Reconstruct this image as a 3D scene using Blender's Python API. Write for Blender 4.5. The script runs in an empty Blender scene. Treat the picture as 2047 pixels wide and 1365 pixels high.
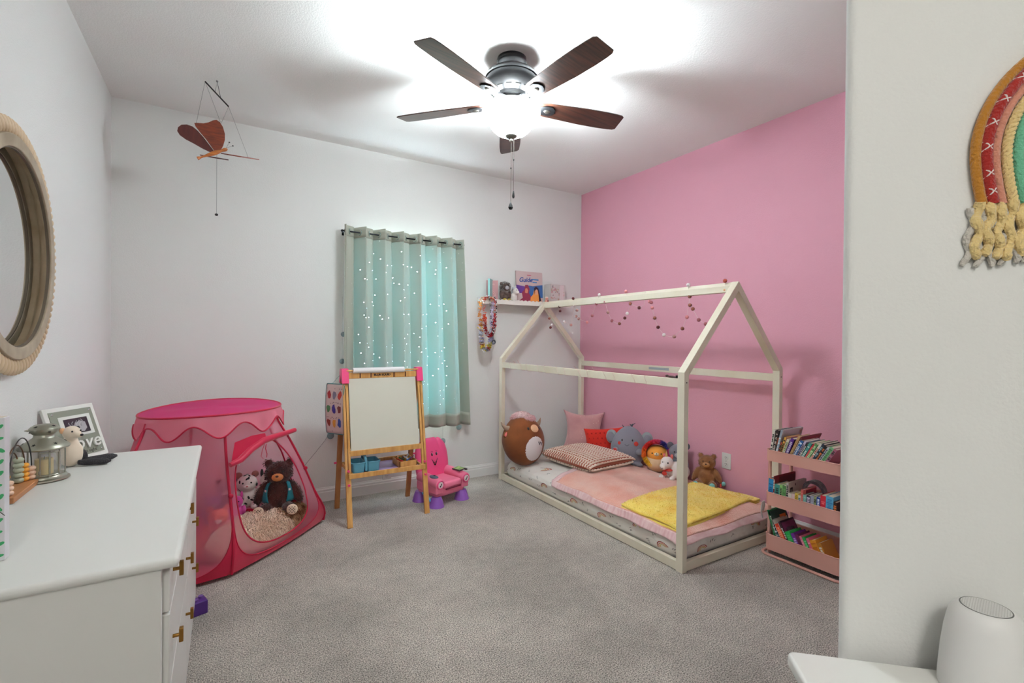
import bpy, bmesh, math, random
from mathutils import Vector, Matrix, noise
PI = math.pi
random.seed(7)
sc = bpy.context.scene
COL = sc.collection

# ------------------------------------------------------------------ camera
def setup_camera():
    cd = bpy.data.cameras.new('camera'); co = bpy.data.objects.new('camera', cd); COL.objects.link(co)
    yaw, pitch, roll = math.radians(31.20633535), math.radians(-0.36420918), math.radians(0.49009767)
    f = Vector((math.sin(yaw), math.cos(yaw), 0)); r = Vector((math.cos(yaw), -math.sin(yaw), 0)); u = Vector((0, 0, 1))
    f2 = f*math.cos(pitch) + u*math.sin(pitch); u2 = u*math.cos(pitch) - f*math.sin(pitch)
    r3 = r*math.cos(roll) + u2*math.sin(roll); u3 = u2*math.cos(roll) - r*math.sin(roll)
    m = Matrix(((r3.x, u3.x, -f2.x, 0), (r3.y, u3.y, -f2.y, 0), (r3.z, u3.z, -f2.z, 1.2547), (0, 0, 0, 1)))
    co.matrix_world = m
    cd.sensor_width = 36; cd.lens = 950.556*36/2047; cd.clip_start = 0.02; cd.clip_end = 200
    sc.camera = co
setup_camera()
# ------------------------------------------------------------------ world, exposure
w = bpy.data.worlds.new('world'); sc.world = w; w.use_nodes = True
nt = w.node_tree; nt.nodes.clear()
wo = nt.nodes.new('ShaderNodeOutputWorld'); bg = nt.nodes.new('ShaderNodeBackground')
bg.inputs['Color'].default_value = (0.72, 0.90, 1.0, 1); bg.inputs['Strength'].default_value = 45.0
nt.links.new(bg.outputs[0], wo.inputs[0])
sc.view_settings.view_transform = 'Standard'; sc.view_settings.look = 'None'
sc.view_settings.gamma = 1; sc.view_settings.use_curve_mapping = False
sc.view_settings.exposure = 0.0
FAN = Vector((1.305, 2.18, 0))
def point_light(name, loc, watts, radius, color=(1, 1, 1)):
    l = bpy.data.lights.new(name, 'POINT'); l.energy = watts; l.shadow_soft_size = radius; l.color = color
    o = bpy.data.objects.new(name, l); COL.objects.link(o); o.location = loc
    return o
# two bulbs standing in the open glass bowl under the fan, and an added, unseen fill light in the entry behind the camera
point_light('fan_bulb_light', (FAN.x - .05, FAN.y + .03, 2.430), 212, .035, (.81, .925, .975))
point_light('fan_bulb_light', (FAN.x + .05, FAN.y - .03, 2.430), 212, .035, (.81, .925, .975))
al = bpy.data.lights.new('entry_fill_light', 'AREA'); al.shape = 'DISK'; al.size = .5; al.energy = 21; al.color = (1, .98, .94)
ao = bpy.data.objects.new('entry_fill_light', al); COL.objects.link(ao); ao.location = (-.33, -1.08, 2.66)

# ------------------------------------------------------------------ helpers: materials
def lin(c):
    return tuple(((v/255)/12.92 if v/255 <= .04045 else ((v/255+.055)/1.055)**2.4) for v in c)
MATS = {}
def mat(name, col=(200, 200, 200), rough=.6, metal=0, spec=.5, col2=None, nscale=8, nstretch=None, bump=0, bscale=60,
        trans=0, emis=None, estr=0, alpha=1, sheen=0, coat=0, ior=None, transl=0, detail=3, contrast=None, transmission=0):
    if name in MATS: return MATS[name]
    m = bpy.data.materials.new(name); m.use_nodes = True; N = m.node_tree.nodes; L = m.node_tree.links
    b = N['Principled BSDF']; c = (*lin(col), 1)
    b.inputs['Base Color'].default_value = c; b.inputs['Roughness'].default_value = rough
    b.inputs['Metallic'].default_value = metal; b.inputs['Specular IOR Level'].default_value = spec
    if sheen: b.inputs['Sheen Weight'].default_value = sheen
    if coat: b.inputs['Coat Weight'].default_value = coat; b.inputs['Coat Roughness'].default_value = .15
    if ior: b.inputs['IOR'].default_value = ior
    if transmission: b.inputs['Transmission Weight'].default_value = transmission
    if emis: b.inputs['Emission Color'].default_value = (*lin(emis), 1); b.inputs['Emission Strength'].default_value = estr
    if alpha < 1: b.inputs['Alpha'].default_value = alpha
    if col2 or bump:
        tc = N.new('ShaderNodeTexCoord'); mp = N.new('ShaderNodeMapping'); L.new(tc.outputs['Object'], mp.inputs[0])
        if nstretch: mp.inputs['Scale'].default_value = nstretch
    if col2:
        n = N.new('ShaderNodeTexNoise'); n.inputs['Scale'].default_value = nscale; n.inputs['Detail'].default_value = detail
        L.new(mp.outputs[0], n.inputs['Vector'])
        r = N.new('ShaderNodeValToRGB'); lo, hi = contrast or (.35, .65)
        r.color_ramp.elements[0].position = lo; r.color_ramp.elements[1].position = hi
        r.color_ramp.elements[0].color = c; r.color_ramp.elements[1].color = (*lin(col2), 1)
        L.new(n.outputs['Fac'], r.inputs[0]); L.new(r.outputs[0], b.inputs['Base Color'])
    if bump:
        n2 = N.new('ShaderNodeTexNoise'); n2.inputs['Scale'].default_value = bscale; n2.inputs['Detail'].default_value = 2
        L.new(mp.outputs[0], n2.inputs['Vector'])
        bp = N.new('ShaderNodeBump'); bp.inputs['Strength'].default_value = bump; bp.inputs['Distance'].default_value = .01
        L.new(n2.outputs['Fac'], bp.inputs['Height']); L.new(bp.outputs[0], b.inputs['Normal'])
    if transl:
        t = N.new('ShaderNodeBsdfTranslucent'); t.inputs['Color'].default_value = c
        mx = N.new('ShaderNodeMixShader'); mx.inputs[0].default_value = transl
        L.new(b.outputs[0], mx.inputs[1]); L.new(t.outputs[0], mx.inputs[2]); L.new(mx.outputs[0], N['Material Output'].inputs[0])
    if trans:   # sheer weave: part of the light passes straight through
        t = N.new('ShaderNodeBsdfTransparent'); mx = N.new('ShaderNodeMixShader'); mx.inputs[0].default_value = trans
        src = N['Material Output'].inputs[0].links[0].from_socket
        L.new(src, mx.inputs[1]); L.new(t.outputs[0], mx.inputs[2]); L.new(mx.outputs[0], N['Material Output'].inputs[0])
    MATS[name] = m
    return m
def plain(r, g, b, rough=.6, **k):
    return mat('paint_%02x%02x%02x_%d' % (int(r), int(g), int(b), int(rough*100)), (r, g, b), rough, **k)

# ------------------------------------------------------------------ helpers: meshes
class MB:
    def __init__(s): s.v = []; s.f = []; s.mi = []; s.M = Matrix.Identity(4); s.cur = 0
    def add(s, vs, fs):
        o = len(s.v); s.v += [tuple(s.M @ Vector(v)) for v in vs]
        for f in fs: s.f.append(tuple(i+o for i in f)); s.mi.append(s.cur)
    def box(s, x0, x1, y0, y1, z0, z1):
        s.add([(x0,y0,z0),(x1,y0,z0),(x1,y1,z0),(x0,y1,z0),(x0,y0,z1),(x1,y0,z1),(x1,y1,z1),(x0,y1,z1)],
              [(0,3,2,1),(4,5,6,7),(0,1,5,4),(1,2,6,5),(2,3,7,6),(3,0,4,7)]); return s
    def bar(s, p, q, wd, ht, up=(0,0,1)):
        p, q = Vector(p), Vector(q); d = (q-p).normalized(); a = d.cross(Vector(up)).normalized()*wd/2; b = a.cross(d).normalized()*ht/2
        vs = [p-a-b,p+a-b,p+a+b,p-a+b,q-a-b,q+a-b,q+a+b,q-a+b]
        s.add(vs, [(0,1,2,3),(7,6,5,4),(4,5,1,0),(5,6,2,1),(6,7,3,2),(7,4,0,3)]); return s
    def tube(s, pts, r, n=8, closed=False, cap=True):
        pts = [Vector(p) for p in pts]; k = len(pts); rs = r if isinstance(r, (list, tuple)) else [r]*k
        vs = []; fs = []; prev = None
        for i, p in enumerate(pts):
            if closed: t = (pts[(i+1) % k]-pts[i-1])
            else: t = pts[min(i+1, k-1)]-pts[max(i-1, 0)]
            if t.length < 1e-9: t = Vector((0,0,1))
            t.normalize()
            if prev is None:
                a = t.cross(Vector((0,0,1)));
                if a.length < .05: a = t.cross(Vector((1,0,0)))
            else: a = prev - t*prev.dot(t)
            a.normalize(); prev = a; b = t.cross(a)
            for j in range(n):
                th = 2*PI*j/n; vs.append(p + (a*math.cos(th)+b*math.sin(th))*rs[i])
        m = k if closed else k-1
        for i in range(m):
            for j in range(n):
                i2 = (i+1) % k; fs.append((i*n+j, i*n+(j+1) % n, i2*n+(j+1) % n, i2*n+j))
        if cap and not closed:
            fs.append(tuple(range(n))[::-1]); fs.append(tuple((k-1)*n+j for j in range(n)))
        s.add(vs, fs); return s
    def lathe(s, prof, n=32, c=(0,0,0), closed=False):
        vs = []; fs = []; c = Vector(c); k = len(prof)
        for (r, z) in prof:
            for j in range(n):
                th = 2*PI*j/n; vs.append(c+Vector((r*math.cos(th), r*math.sin(th), z)))
        for i in range(k-1):
            for j in range(n):
                fs.append((i*n+j, i*n+(j+1) % n, (i+1)*n+(j+1) % n, (i+1)*n+j))
        s.add(vs, fs); return s
    def ell(s, c, r, nu=20, nv=12, rot=None, fn=None):
        c = Vector(c); rx, ry, rz = r if isinstance(r, (tuple, list)) else (r, r, r); vs = []; fs = []
        R = rot.to_3x3() if rot else None
        for i in range(nv+1):
            ph = PI*i/nv
            for j in range(nu):
                th = 2*PI*j/nu; v = Vector((rx*math.sin(ph)*math.cos(th), ry*math.sin(ph)*math.sin(th), rz*math.cos(ph)))
                if fn: v = fn(v)
                if R: v = R @ v
                vs.append(c+v)
        for i in range(nv):
            for j in range(nu):
                fs.append((i*nu+j, (i+1)*nu+j, (i+1)*nu+(j+1) % nu, i*nu+(j+1) % nu))
        s.add(vs, fs); return s
    def prism(s, poly, t0, t1, ax='z'):
        n = len(poly)
        g = {'z': lambda a, b, t: (a, b, t), 'y': lambda a, b, t: (a, t, b), 'x': lambda a, b, t: (t, a, b)}[ax]
        vs = [g(a, b, t0) for a, b in poly]+[g(a, b, t1) for a, b in poly]
        fs = [tuple(range(n))[::-1], tuple(range(n, 2*n))]+[(i, (i+1) % n, n+(i+1) % n, n+i) for i in range(n)]
        s.add(vs, fs); return s
    def grid(s, fn, nu, nv, cu=False):
        vs = []; fs = []; a = nu if cu else nu+1
        for j in range(nv+1):
            for i in range(a): vs.append(fn(i/nu, j/nv))
        for j in range(nv):
            for i in range(nu):
                i2 = (i+1) % a; fs.append((j*a+i, j*a+i2, (j+1)*a+i2, (j+1)*a+i))
        s.add(vs, fs); return s
    def mesh(s, name, mats, smooth=True):
        me = bpy.data.meshes.new(name); me.from_pydata(s.v, [], s.f)
        if not isinstance(mats, (list, tuple)): mats = [mats]
        for m in mats: me.materials.append(m)
        if len(mats) > 1: me.polygons.foreach_set('material_index', s.mi)
        bm = bmesh.new(); bm.from_mesh(me); bmesh.ops.remove_doubles(bm, verts=bm.verts, dist=1e-6)
        bmesh.ops.recalc_face_normals(bm, faces=bm.faces); bm.to_mesh(me); bm.free()
        me.polygons.foreach_set('use_smooth', [smooth]*len(me.polygons)); me.update()
        return me
    def build(s, name, mats, parent=None, smooth=True, bevel=0, sub=0, solid=0, remesh=0, bseg=2, auto=True, label=None, loc=None):
        me = s.mesh(name, mats, smooth)
        o = bpy.data.objects.new(name, me); COL.objects.link(o)
        if parent: o.parent = parent
        if loc: o.location = loc
        if remesh:
            r = o.modifiers.new('r', 'REMESH'); r.mode = 'VOXEL'; r.voxel_size = remesh; r.use_smooth_shade = True
            q = o.modifiers.new('s', 'SMOOTH'); q.iterations = 6; q.factor = .5
        if solid: q = o.modifiers.new('t', 'SOLIDIFY'); q.thickness = solid; q.offset = 0
        if bevel: q = o.modifiers.new('b', 'BEVEL'); q.width = bevel; q.segments = bseg; q.limit_method = 'ANGLE'; q.angle_limit = math.radians(35)
        if sub: q = o.modifiers.new('u', 'SUBSURF'); q.levels = sub; q.render_levels = sub
        if smooth and auto and not remesh and not sub:
            for e in me.edges: pass
            bm = bmesh.new(); bm.from_mesh(me)
            for e in bm.edges:
                if len(e.link_faces) == 2 and e.calc_face_angle(0) > math.radians(38): e.smooth = False
            bm.to_mesh(me); bm.free()
            if bevel:
                q = o.modifiers.new('w', 'WEIGHTED_NORMAL'); q.keep_sharp = False
        if label: o['label'] = label
        return o
def tag(o, label, cat, group=None, kind=None):
    o['label'] = label; o['category'] = cat
    if group: o['group'] = group
    if kind: o['kind'] = kind
    return o
def thing(name, label, cat, loc=(0,0,0), rz=0, group=None):
    o = bpy.data.objects.new(name, None); COL.objects.link(o); o.empty_display_size = .05
    o.location = loc; o.rotation_euler = (0, 0, rz)
    return tag(o, label, cat, group)
def copy_tree(o, parent=None):
    c = o.copy(); COL.objects.link(c); c.parent = parent
    for ch in list(o.children): copy_tree(ch, c)
    return c
def face_cam(x, y):   # rotation that turns local -Y towards a point
    return math.atan2(-x, y)
FONT = bpy.data.fonts.load('<builtin>') if not bpy.data.fonts else bpy.data.fonts[0]
def text_mesh(name, s, size, m, parent=None, ext=.0008, M=None, align='CENTER', shear=0, offset=0, label=None, spacing=1):
    cu = bpy.data.curves.new(name, 'FONT'); cu.body = s; cu.size = size; cu.extrude = ext; cu.align_x = align; cu.align_y = 'CENTER'
    cu.shear = shear; cu.offset = offset; cu.space_character = spacing; cu.resolution_u = 3
    t = bpy.data.objects.new(name, cu); COL.objects.link(t)
    bpy.context.view_layer.update()
    me = bpy.data.meshes.new_from_object(t.evaluated_get(bpy.context.evaluated_depsgraph_get()))
    bpy.data.objects.remove(t); me.materials.clear(); me.materials.append(m); me.name = name
    if M: me.transform(M)
    o = bpy.data.objects.new(name, me); COL.objects.link(o)
    if parent: o.parent = parent
    if label: o['label'] = label
    return o
# frame with local X along `a`, local Y along `b` (text lies in that plane, facing a x b)
def frame(origin, a, b):
    a, b = Vector(a).normalized(), Vector(b).normalized(); c = a.cross(b)
    return Matrix(((a.x,b.x,c.x,origin[0]),(a.y,b.y,c.y,origin[1]),(a.z,b.z,c.z,origin[2]),(0,0,0,1)))
def blades(mb, samples, length, wid, droop=.3, jitter=.5, rnd=random):
    """tapered two-sided tufts; samples = [(point, normal)]"""
    for p, n in samples:
        p, n = Vector(p), Vector(n)
        j = Vector((rnd.uniform(-1,1), rnd.uniform(-1,1), rnd.uniform(-1,1)))*jitter
        d = (n+j).normalized(); L = length*rnd.uniform(.6, 1.15)
        s = d.cross(Vector((rnd.uniform(-1,1), rnd.uniform(-1,1), rnd.uniform(-1,1))))
        if s.length < 1e-4: continue
        s = s.normalized()*wid/2; m = p+d*L*.55; e = p+d*L+Vector((0,0,-droop*L))
        mb.add([p-s, p+s, m+s*.8, m-s*.8, e], [(0,1,2,3),(3,2,4)])
def ell_samples(c, r, n, rnd=random, rot=None, keep=None):
    out = []; c = Vector(c); R = rot.to_3x3() if rot else None
    while len(out) < n:
        v = Vector((rnd.gauss(0,1), rnd.gauss(0,1), rnd.gauss(0,1))).normalized()
        p = Vector((v.x*r[0], v.y*r[1], v.z*r[2])); nn = Vector((v.x/r[0], v.y/r[1], v.z/r[2])).normalized()
        if R: p = R @ p; nn = R @ nn
        p = p+c
        if keep and not keep(p): continue
        out.append((p, nn))
    return out

# ------------------------------------------------------------------ room shell
XL, XR, YB, H = -.6055, 3.1514, 3.842, 2.74
m_wall = mat('white_wall_paint', (230, 230, 227), .75, spec=.25, bump=.10, bscale=150)
m_ceil = mat('ceiling_paint', (240, 239, 236), .8, spec=.2, bump=.16, bscale=140)
m_pink = mat('pink_wall_paint', (228, 164, 182), .62, spec=.35, bump=.16, bscale=150)
m_trim = mat('trim_paint', (232, 231, 228), .4)
def carpet_mat():
    m = bpy.data.materials.new('grey_cut_pile_carpet'); m.use_nodes = True; N = m.node_tree.nodes; L = m.node_tree.links
    b = N['Principled BSDF']; b.inputs['Roughness'].default_value = .95; b.inputs['Specular IOR Level'].default_value = .1
    b.inputs['Sheen Weight'].default_value = .15
    tc = N.new('ShaderNodeTexCoord')
    def nz(sc_, det, lo, hi, c0, c1):
        n = N.new('ShaderNodeTexNoise'); n.inputs['Scale'].default_value = sc_; n.inputs['Detail'].default_value = det
        L.new(tc.outputs['Object'], n.inputs['Vector']); r = N.new('ShaderNodeValToRGB')
        r.color_ramp.elements[0].position = lo; r.color_ramp.elements[1].position = hi
        r.color_ramp.elements[0].color = (*c0, 1); r.color_ramp.elements[1].color = (*c1, 1); L.new(n.outputs['Fac'], r.inputs[0]); return n, r
    n1, r1 = nz(205, 5, .35, .64, lin((98, 90, 84)), lin((232, 222, 210)))
    n2, r2 = nz(1.7, 4, .38, .62, (.80, .80, .80), (1.12, 1.12, 1.12))
    n3, r3 = nz(16, 4, .35, .65, (.93, .93, .93), (1.05, 1.05, 1.05))
    mx = N.new('ShaderNodeMix'); mx.data_type = 'RGBA'; mx.blend_type = 'MULTIPLY'; mx.inputs['Factor'].default_value = 1
    L.new(r1.outputs[0], mx.inputs[6]); L.new(r2.outputs[0], mx.inputs[7])
    m2 = N.new('ShaderNodeMix'); m2.data_type = 'RGBA'; m2.blend_type = 'MULTIPLY'; m2.inputs['Factor'].default_value = 1
    L.new(mx.outputs[2], m2.inputs[6]); L.new(r3.outputs[0], m2.inputs[7]); L.new(m2.outputs[2], b.inputs['Base Color'])
    bp = N.new('ShaderNodeBump'); bp.inputs['Strength'].default_value = 1.0; bp.inputs['Distance'].default_value = .008
    L.new(n1.outputs['Fac'], bp.inputs['Height']); L.new(bp.outputs[0], b.inputs['Normal'])
    return m
m_carpet = carpet_mat()
CX, CY = .862, .385           # outer corner of the angled entry wall
AD = Vector((.736, -.677, 0)).normalized()   # direction in which the angled wall runs away from that corner
YE = -1.35                   # back of the entry
ex = CX + AD.x*1.25; ey = CY + AD.y*1.25
T = .12
def struct(name, mb, m, label, **k):
    o = mb.build(name, m, **k); tag(o, label, name.split('_')[0], kind='structure'); return o
fl = MB(); fl.box(XL-T, XR+T, YE-T, YB+T, -.05, 0)
struct('floor', fl, m_carpet, 'grey carpeted floor of the bedroom', smooth=False)
ce = MB(); ce.box(XL-T, XR+T, YE-T, YB+T, H, H+.08)
struct('ceiling', ce, m_ceil, 'flat white textured ceiling above the fan', smooth=False)
a = MB(); a.box(XL-T, XL, YE-T, YB, 0, H); struct('wall_left', a, m_wall, 'white wall on the left behind dresser and mirror', smooth=False)
a = MB(); a.box(XR, XR+T, CY-.1, YB, 0, H); struct('wall_right', a, m_pink, 'pink accent wall behind the house bed', smooth=False)
WX0, WX1, WZ0, WZ1 = .845, 1.770, .58, 2.04
a = MB(); a.box(XL-T, WX0, YB, YB+T, 0, H); a.box(WX1, XR+T, YB, YB+T, 0, H); a.box(WX0, WX1, YB, YB+T, 0, WZ0); a.box(WX0, WX1, YB, YB+T, WZ1, H)
struct('wall_back', a, m_wall, 'white wall at the back with the curtained window', smooth=False)
# closet wall running from the angled corner to the pink wall, and the angled wall itself with a rounded corner bead
a = MB(); a.box(CX+.138, XR, CY-.1, CY-.0, 0, H); struct('wall_front', a, m_wall, 'white wall of the room hidden round the corner', smooth=False)
a = MB(); r_ = .012; out = []
n_ang = Vector((-.677, -.736, 0)).normalized()
c0 = Vector((CX, CY, 0))
ctr = c0 + AD*r_*1.6 - n_ang*r_
for k in range(9):
    th = k/8*math.radians(110)
    d = (n_ang*math.cos(th) - AD*math.sin(th)); p = ctr + d*r_; out.append((p.x, p.y))
pa = Vector((ex, ey, 0)); pb = pa - n_ang*.1; q = ctr + (n_ang*math.cos(math.radians(110)) - AD*math.sin(math.radians(110)))*r_
poly = [(pa.x, pa.y)] + out + [(CX+.04, CY-.0), (CX+.138, CY), (CX+.15, CY-.06), (pb.x, pb.y)]
a.prism(poly, 0, H); struct('wall_angled', a, m_wall, 'white angled wall on the right with a rounded corner', bevel=0)
a = MB(); a.box(ex-.01, ex+.1, YE-T, ey+.03, 0, H); struct('wall_entry', a, m_wall, 'white side wall of the entry behind the camera', smooth=False)
a = MB(); a.box(XL-T, ex+.1, YE-T, YE, 0, H); struct('wall_rear', a, m_wall, 'white wall behind the camera', smooth=False)
# baseboards with a stepped profile
prof = [(0,0),(.014,0),(.014,.070),(.011,.076),(.011,.088),(.006,.096),(.004,.104),(0,.106)]
def baseboard(name, p, q, nrm, label):
    p, q, nrm = Vector(p), Vector(q), Vector(nrm); b = MB(); k = len(prof)
    vs = [p+nrm*a_+Vector((0,0,z)) for a_, z in prof]+[q+nrm*a_+Vector((0,0,z)) for a_, z in prof]
    b.add(vs, [(i, i+1, k+i+1, k+i) for i in range(k-1)]+[tuple(range(k)), tuple(range(k, 2*k))])
    struct(name, b, m_trim, label, smooth=False)
baseboard('baseboard_back', (XL, YB, 0), (XR, YB, 0), (0,-1,0), 'white baseboard along the back wall')
baseboard('baseboard_left', (XL, YE, 0), (XL, YB, 0), (1,0,0), 'white baseboard along the left wall')
baseboard('baseboard_right', (XR, CY, 0), (XR, YB, 0), (-1,0,0), 'white baseboard below the pink wall')
# window: frame, sashes, glass, sill
m_glass = mat('window_glass', (255,255,255), .02, spec=.5, trans=.92)
wn = MB(); F = .045
yf0, yf1 = YB+.05, YB+.10
wn.box(WX0, WX1, yf0, yf1, WZ0, WZ0+F); wn.box(WX0, WX1, yf0, yf1, WZ1-F, WZ1)
wn.box(WX0, WX0+F, yf0, yf1, WZ0+F, WZ1-F); wn.box(WX1-F, WX1, yf0, yf1, WZ0+F, WZ1-F)
zm = (WZ0+WZ1)/2; wn.box(WX0+F, WX1-F, yf0-.01, yf1-.01, zm-.02, zm+.02)
win = struct('window_1', wn, m_trim, 'white framed sash window behind the teal curtains', smooth=False)
for z0, z1 in ((WZ0+F, zm-.02), (zm+.02, WZ1-F)):
    g = MB(); g.box(WX0+F, WX1-F, YB+.072, YB+.076, z0, z1); g.build('pane', m_glass, win, smooth=False)
s = MB(); s.box(WX0-.02, WX1+.02, YB-.018, YB+.05, WZ0-.022, WZ0-.001); s.build('window_sill', m_trim, win, bevel=.004)
# ------------------------------------------------------------------ outlets
def outlet(loc, nrm_axis, label):
    t = thing('wall_outlet', label, 'outlet', loc, {'back': 0, 'right': -PI/2}[nrm_axis], 'white double wall outlets')
    m = mat('outlet_plastic', (228, 226, 224), .35); d = mat('outlet_slot', (60, 58, 56), .6)
    b = MB(); b.box(-.036, .036, -.006, 0, -.058, .058); b.build('cover_plate', m, t, bevel=.003)
    for s_ in (-1, 1):
        r = MB(); r.M = Matrix.Translation((0, 0, s_*.024)); pts = [(.016*math.cos(k*PI/8), .0145*math.sin(k*PI/8)) for k in range(16)]
        r.prism(pts, -.009, -.005, 'y'); rc = r.build('receptacle', m, t, bevel=.001)
        q = MB(); q.M = r.M; q.box(-.008, -.0055, -.0095, -.0085, -.001, .009); q.box(.0055, .008, -.0095, -.0085, -.001, .008)
        q.tube([(0, -.0095, -.008), (0, -.0085, -.008)], .0028, 8); q.build('slots', d, rc)
    q = MB(); q.tube([(0, -.008, 0), (0, -.005, 0)], .003, 8); q.build('screw', mat('screw_steel', (150,150,150), .3, metal=1), t)
    return t
outlet((.208, YB, .333), 'back', 'white wall outlet on back wall, seen through the tent opening')
outlet((1.141, YB, .128+.02), 'back', 'white wall outlet low on back wall, seen under the easel tray')
outlet((XR, 2.155, .372), 'right', 'white wall outlet on the pink wall beside the small brown bear')

# ------------------------------------------------------------------ ceiling fan
def ceiling_fan():
    t = thing('ceiling_fan', 'dark five-blade ceiling fan with a lit white glass bowl', 'fan', (FAN.x, FAN.y, H))
    mm = mat('dark_bronze_metal', (52, 52, 54), .34, metal=.75, spec=.5)
    nick = mat('brushed_pewter', (120, 116, 108), .35, metal=.9)
    wood = mat('dark_walnut_blade', (74, 44, 32), .3, col2=(40, 24, 20), nscale=6, nstretch=(1, 14, 1), coat=.35)
    b = MB(); b.lathe([(0,0),(.078,0),(.080,-.012),(.075,-.018),(.077,-.03),(.072,-.04),(.073,-.055),(.06,-.06),(0,-.06)], 40); b.build('canopy', mm, t)
    b = MB(); b.lathe([(0,-.055),(.07,-.058),(.105,-.068),(.135,-.088),(.142,-.105),(.142,-.11),(.136,-.112),(.136,-.118),(.14,-.12),(.138,-.145),(.12,-.17),(.098,-.188),(.088,-.196),(.088,-.215),(.0,-.215)], 48)
    mo = b.build('motor_housing', mm, t)
    for k in range(14):
        b = MB(); th = 2*PI*k/14; d = Vector((math.cos(th), math.sin(th), 0)); s_ = Vector((-d.y, d.x, 0))
        p = d*.1085+Vector((0,0,-.1805)); b.bar(p-s_*.015, p+s_*.015, .004, .004, d); b.build('vent_slot', mat('slot_black', (12,12,12), .8), mo)
    b = MB(); b.lathe([(0,-.212),(.055,-.212),(.058,-.228),(.075,-.236),(.092,-.242),(.095,-.252),(.09,-.256),(0,-.256)], 36); b.build('switch_housing', nick, t)
    # bowl, open at the top
    gl = mat('lit_frosted_glass', (255, 252, 245), .4, emis=(234, 246, 252), estr=82)
    b = MB(); b.lathe([(.128,-.262),(.146,-.266),(.153,-.280),(.150,-.298),(.136,-.322),(.118,-.345),(.102,-.368),(.080,-.388),(.052,-.402),(.02,-.408),(0,-.409)], 48)
    b.build('glass_bowl', gl, t, solid=.003)
    for k in range(3):
        th = k*2*PI/3+.5; d = Vector((math.cos(th), math.sin(th), 0)); b = MB()
        b.tube([d*.09+Vector((0,0,-.25)), d*.126+Vector((0,0,-.262))], .004, 6); b.build('bowl_arm', nick, t)
    b = MB(); b.lathe([(0,-.402),(.034,-.402),(.030,-.412),(.018,-.420),(.008,-.424),(.010,-.430),(.008,-.437),(0,-.439)], 24); b.build('finial', nick, t)
    for (x, y, l, e) in ((.0, 0, .76, .013), (.014, .0, .70, .007)):
        b = MB(); d = Vector((math.cos(-.545), math.sin(-.545)))*x
        b.tube([(d.x, d.y, -.43), (d.x, d.y, -l)], .0013, 5); c = b.build('pull_chain', nick, t)
        b = MB(); b.lathe([(0,-l+.004),(.003,-l),(e*.75,-l-.016),(e,-l-.027),(e*.7,-l-.036),(0,-l-.039)], 14, (d.x, d.y, 0)); b.build('pull_knob', mat('slot_black'), c)
        b = MB(); b.ell((d.x, d.y, -.43-(l-.43)*(.45 if e > .01 else .38)), (.0035,.0035,.006), 8, 6); b.build('connector', mat('slot_black'), c)
    # blades
    for k in range(5):
        th = math.radians(-12+72*k); R_ = Matrix.Rotation(th, 4, 'Z') @ Matrix.Translation((0,0,-.236))
        up = []
        prof_ = [(.150,.030),(.165,.045),(.20,.054),(.30,.060),(.42,.067),(.54,.068),(.612,.065)]
        tip = [(x, w_) for x, w_ in prof_]+[(.645,.061),(.660,.052),(.656,-.052),(.642,-.062)]+[(x, -w_) for x, w_ in prof_[::-1]]
        b = MB(); b.M = R_ @ Matrix.Rotation(math.radians(-12), 4, 'X'); b.prism(tip, -.003, .003); b.build('blade', wood, t, bevel=.0015)
        b = MB(); b.M = R_ @ Matrix.Rotation(math.radians(-12), 4, 'X')
        sh = [(.135,.012),(.16,.026),(.19,.036),(.225,.037),(.245,.020),(.252,0)]
        b.prism(sh+[(x,-y) for x, y in sh[-2::-1]], -.010, -.003)
        b.M = R_; b.bar((.075,0,-.008),(.15,0,-.006),.03,.010); b.bar((.08,.02,-.0),(.15,.006,-.004),.012,.012); b.bar((.08,-.02,-.0),(.15,-.006,-.004),.012,.012)
        ir = b.build('blade_iron', mm, t, bevel=.002)
        b = MB(); b.M = R_ @ Matrix.Rotation(math.radians(-12), 4, 'X'); b.ell((.205,0,-.0105),(.020,.013,.006),14,8); b.build('medallion', nick, ir)
    return t
ceiling_fan()

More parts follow.
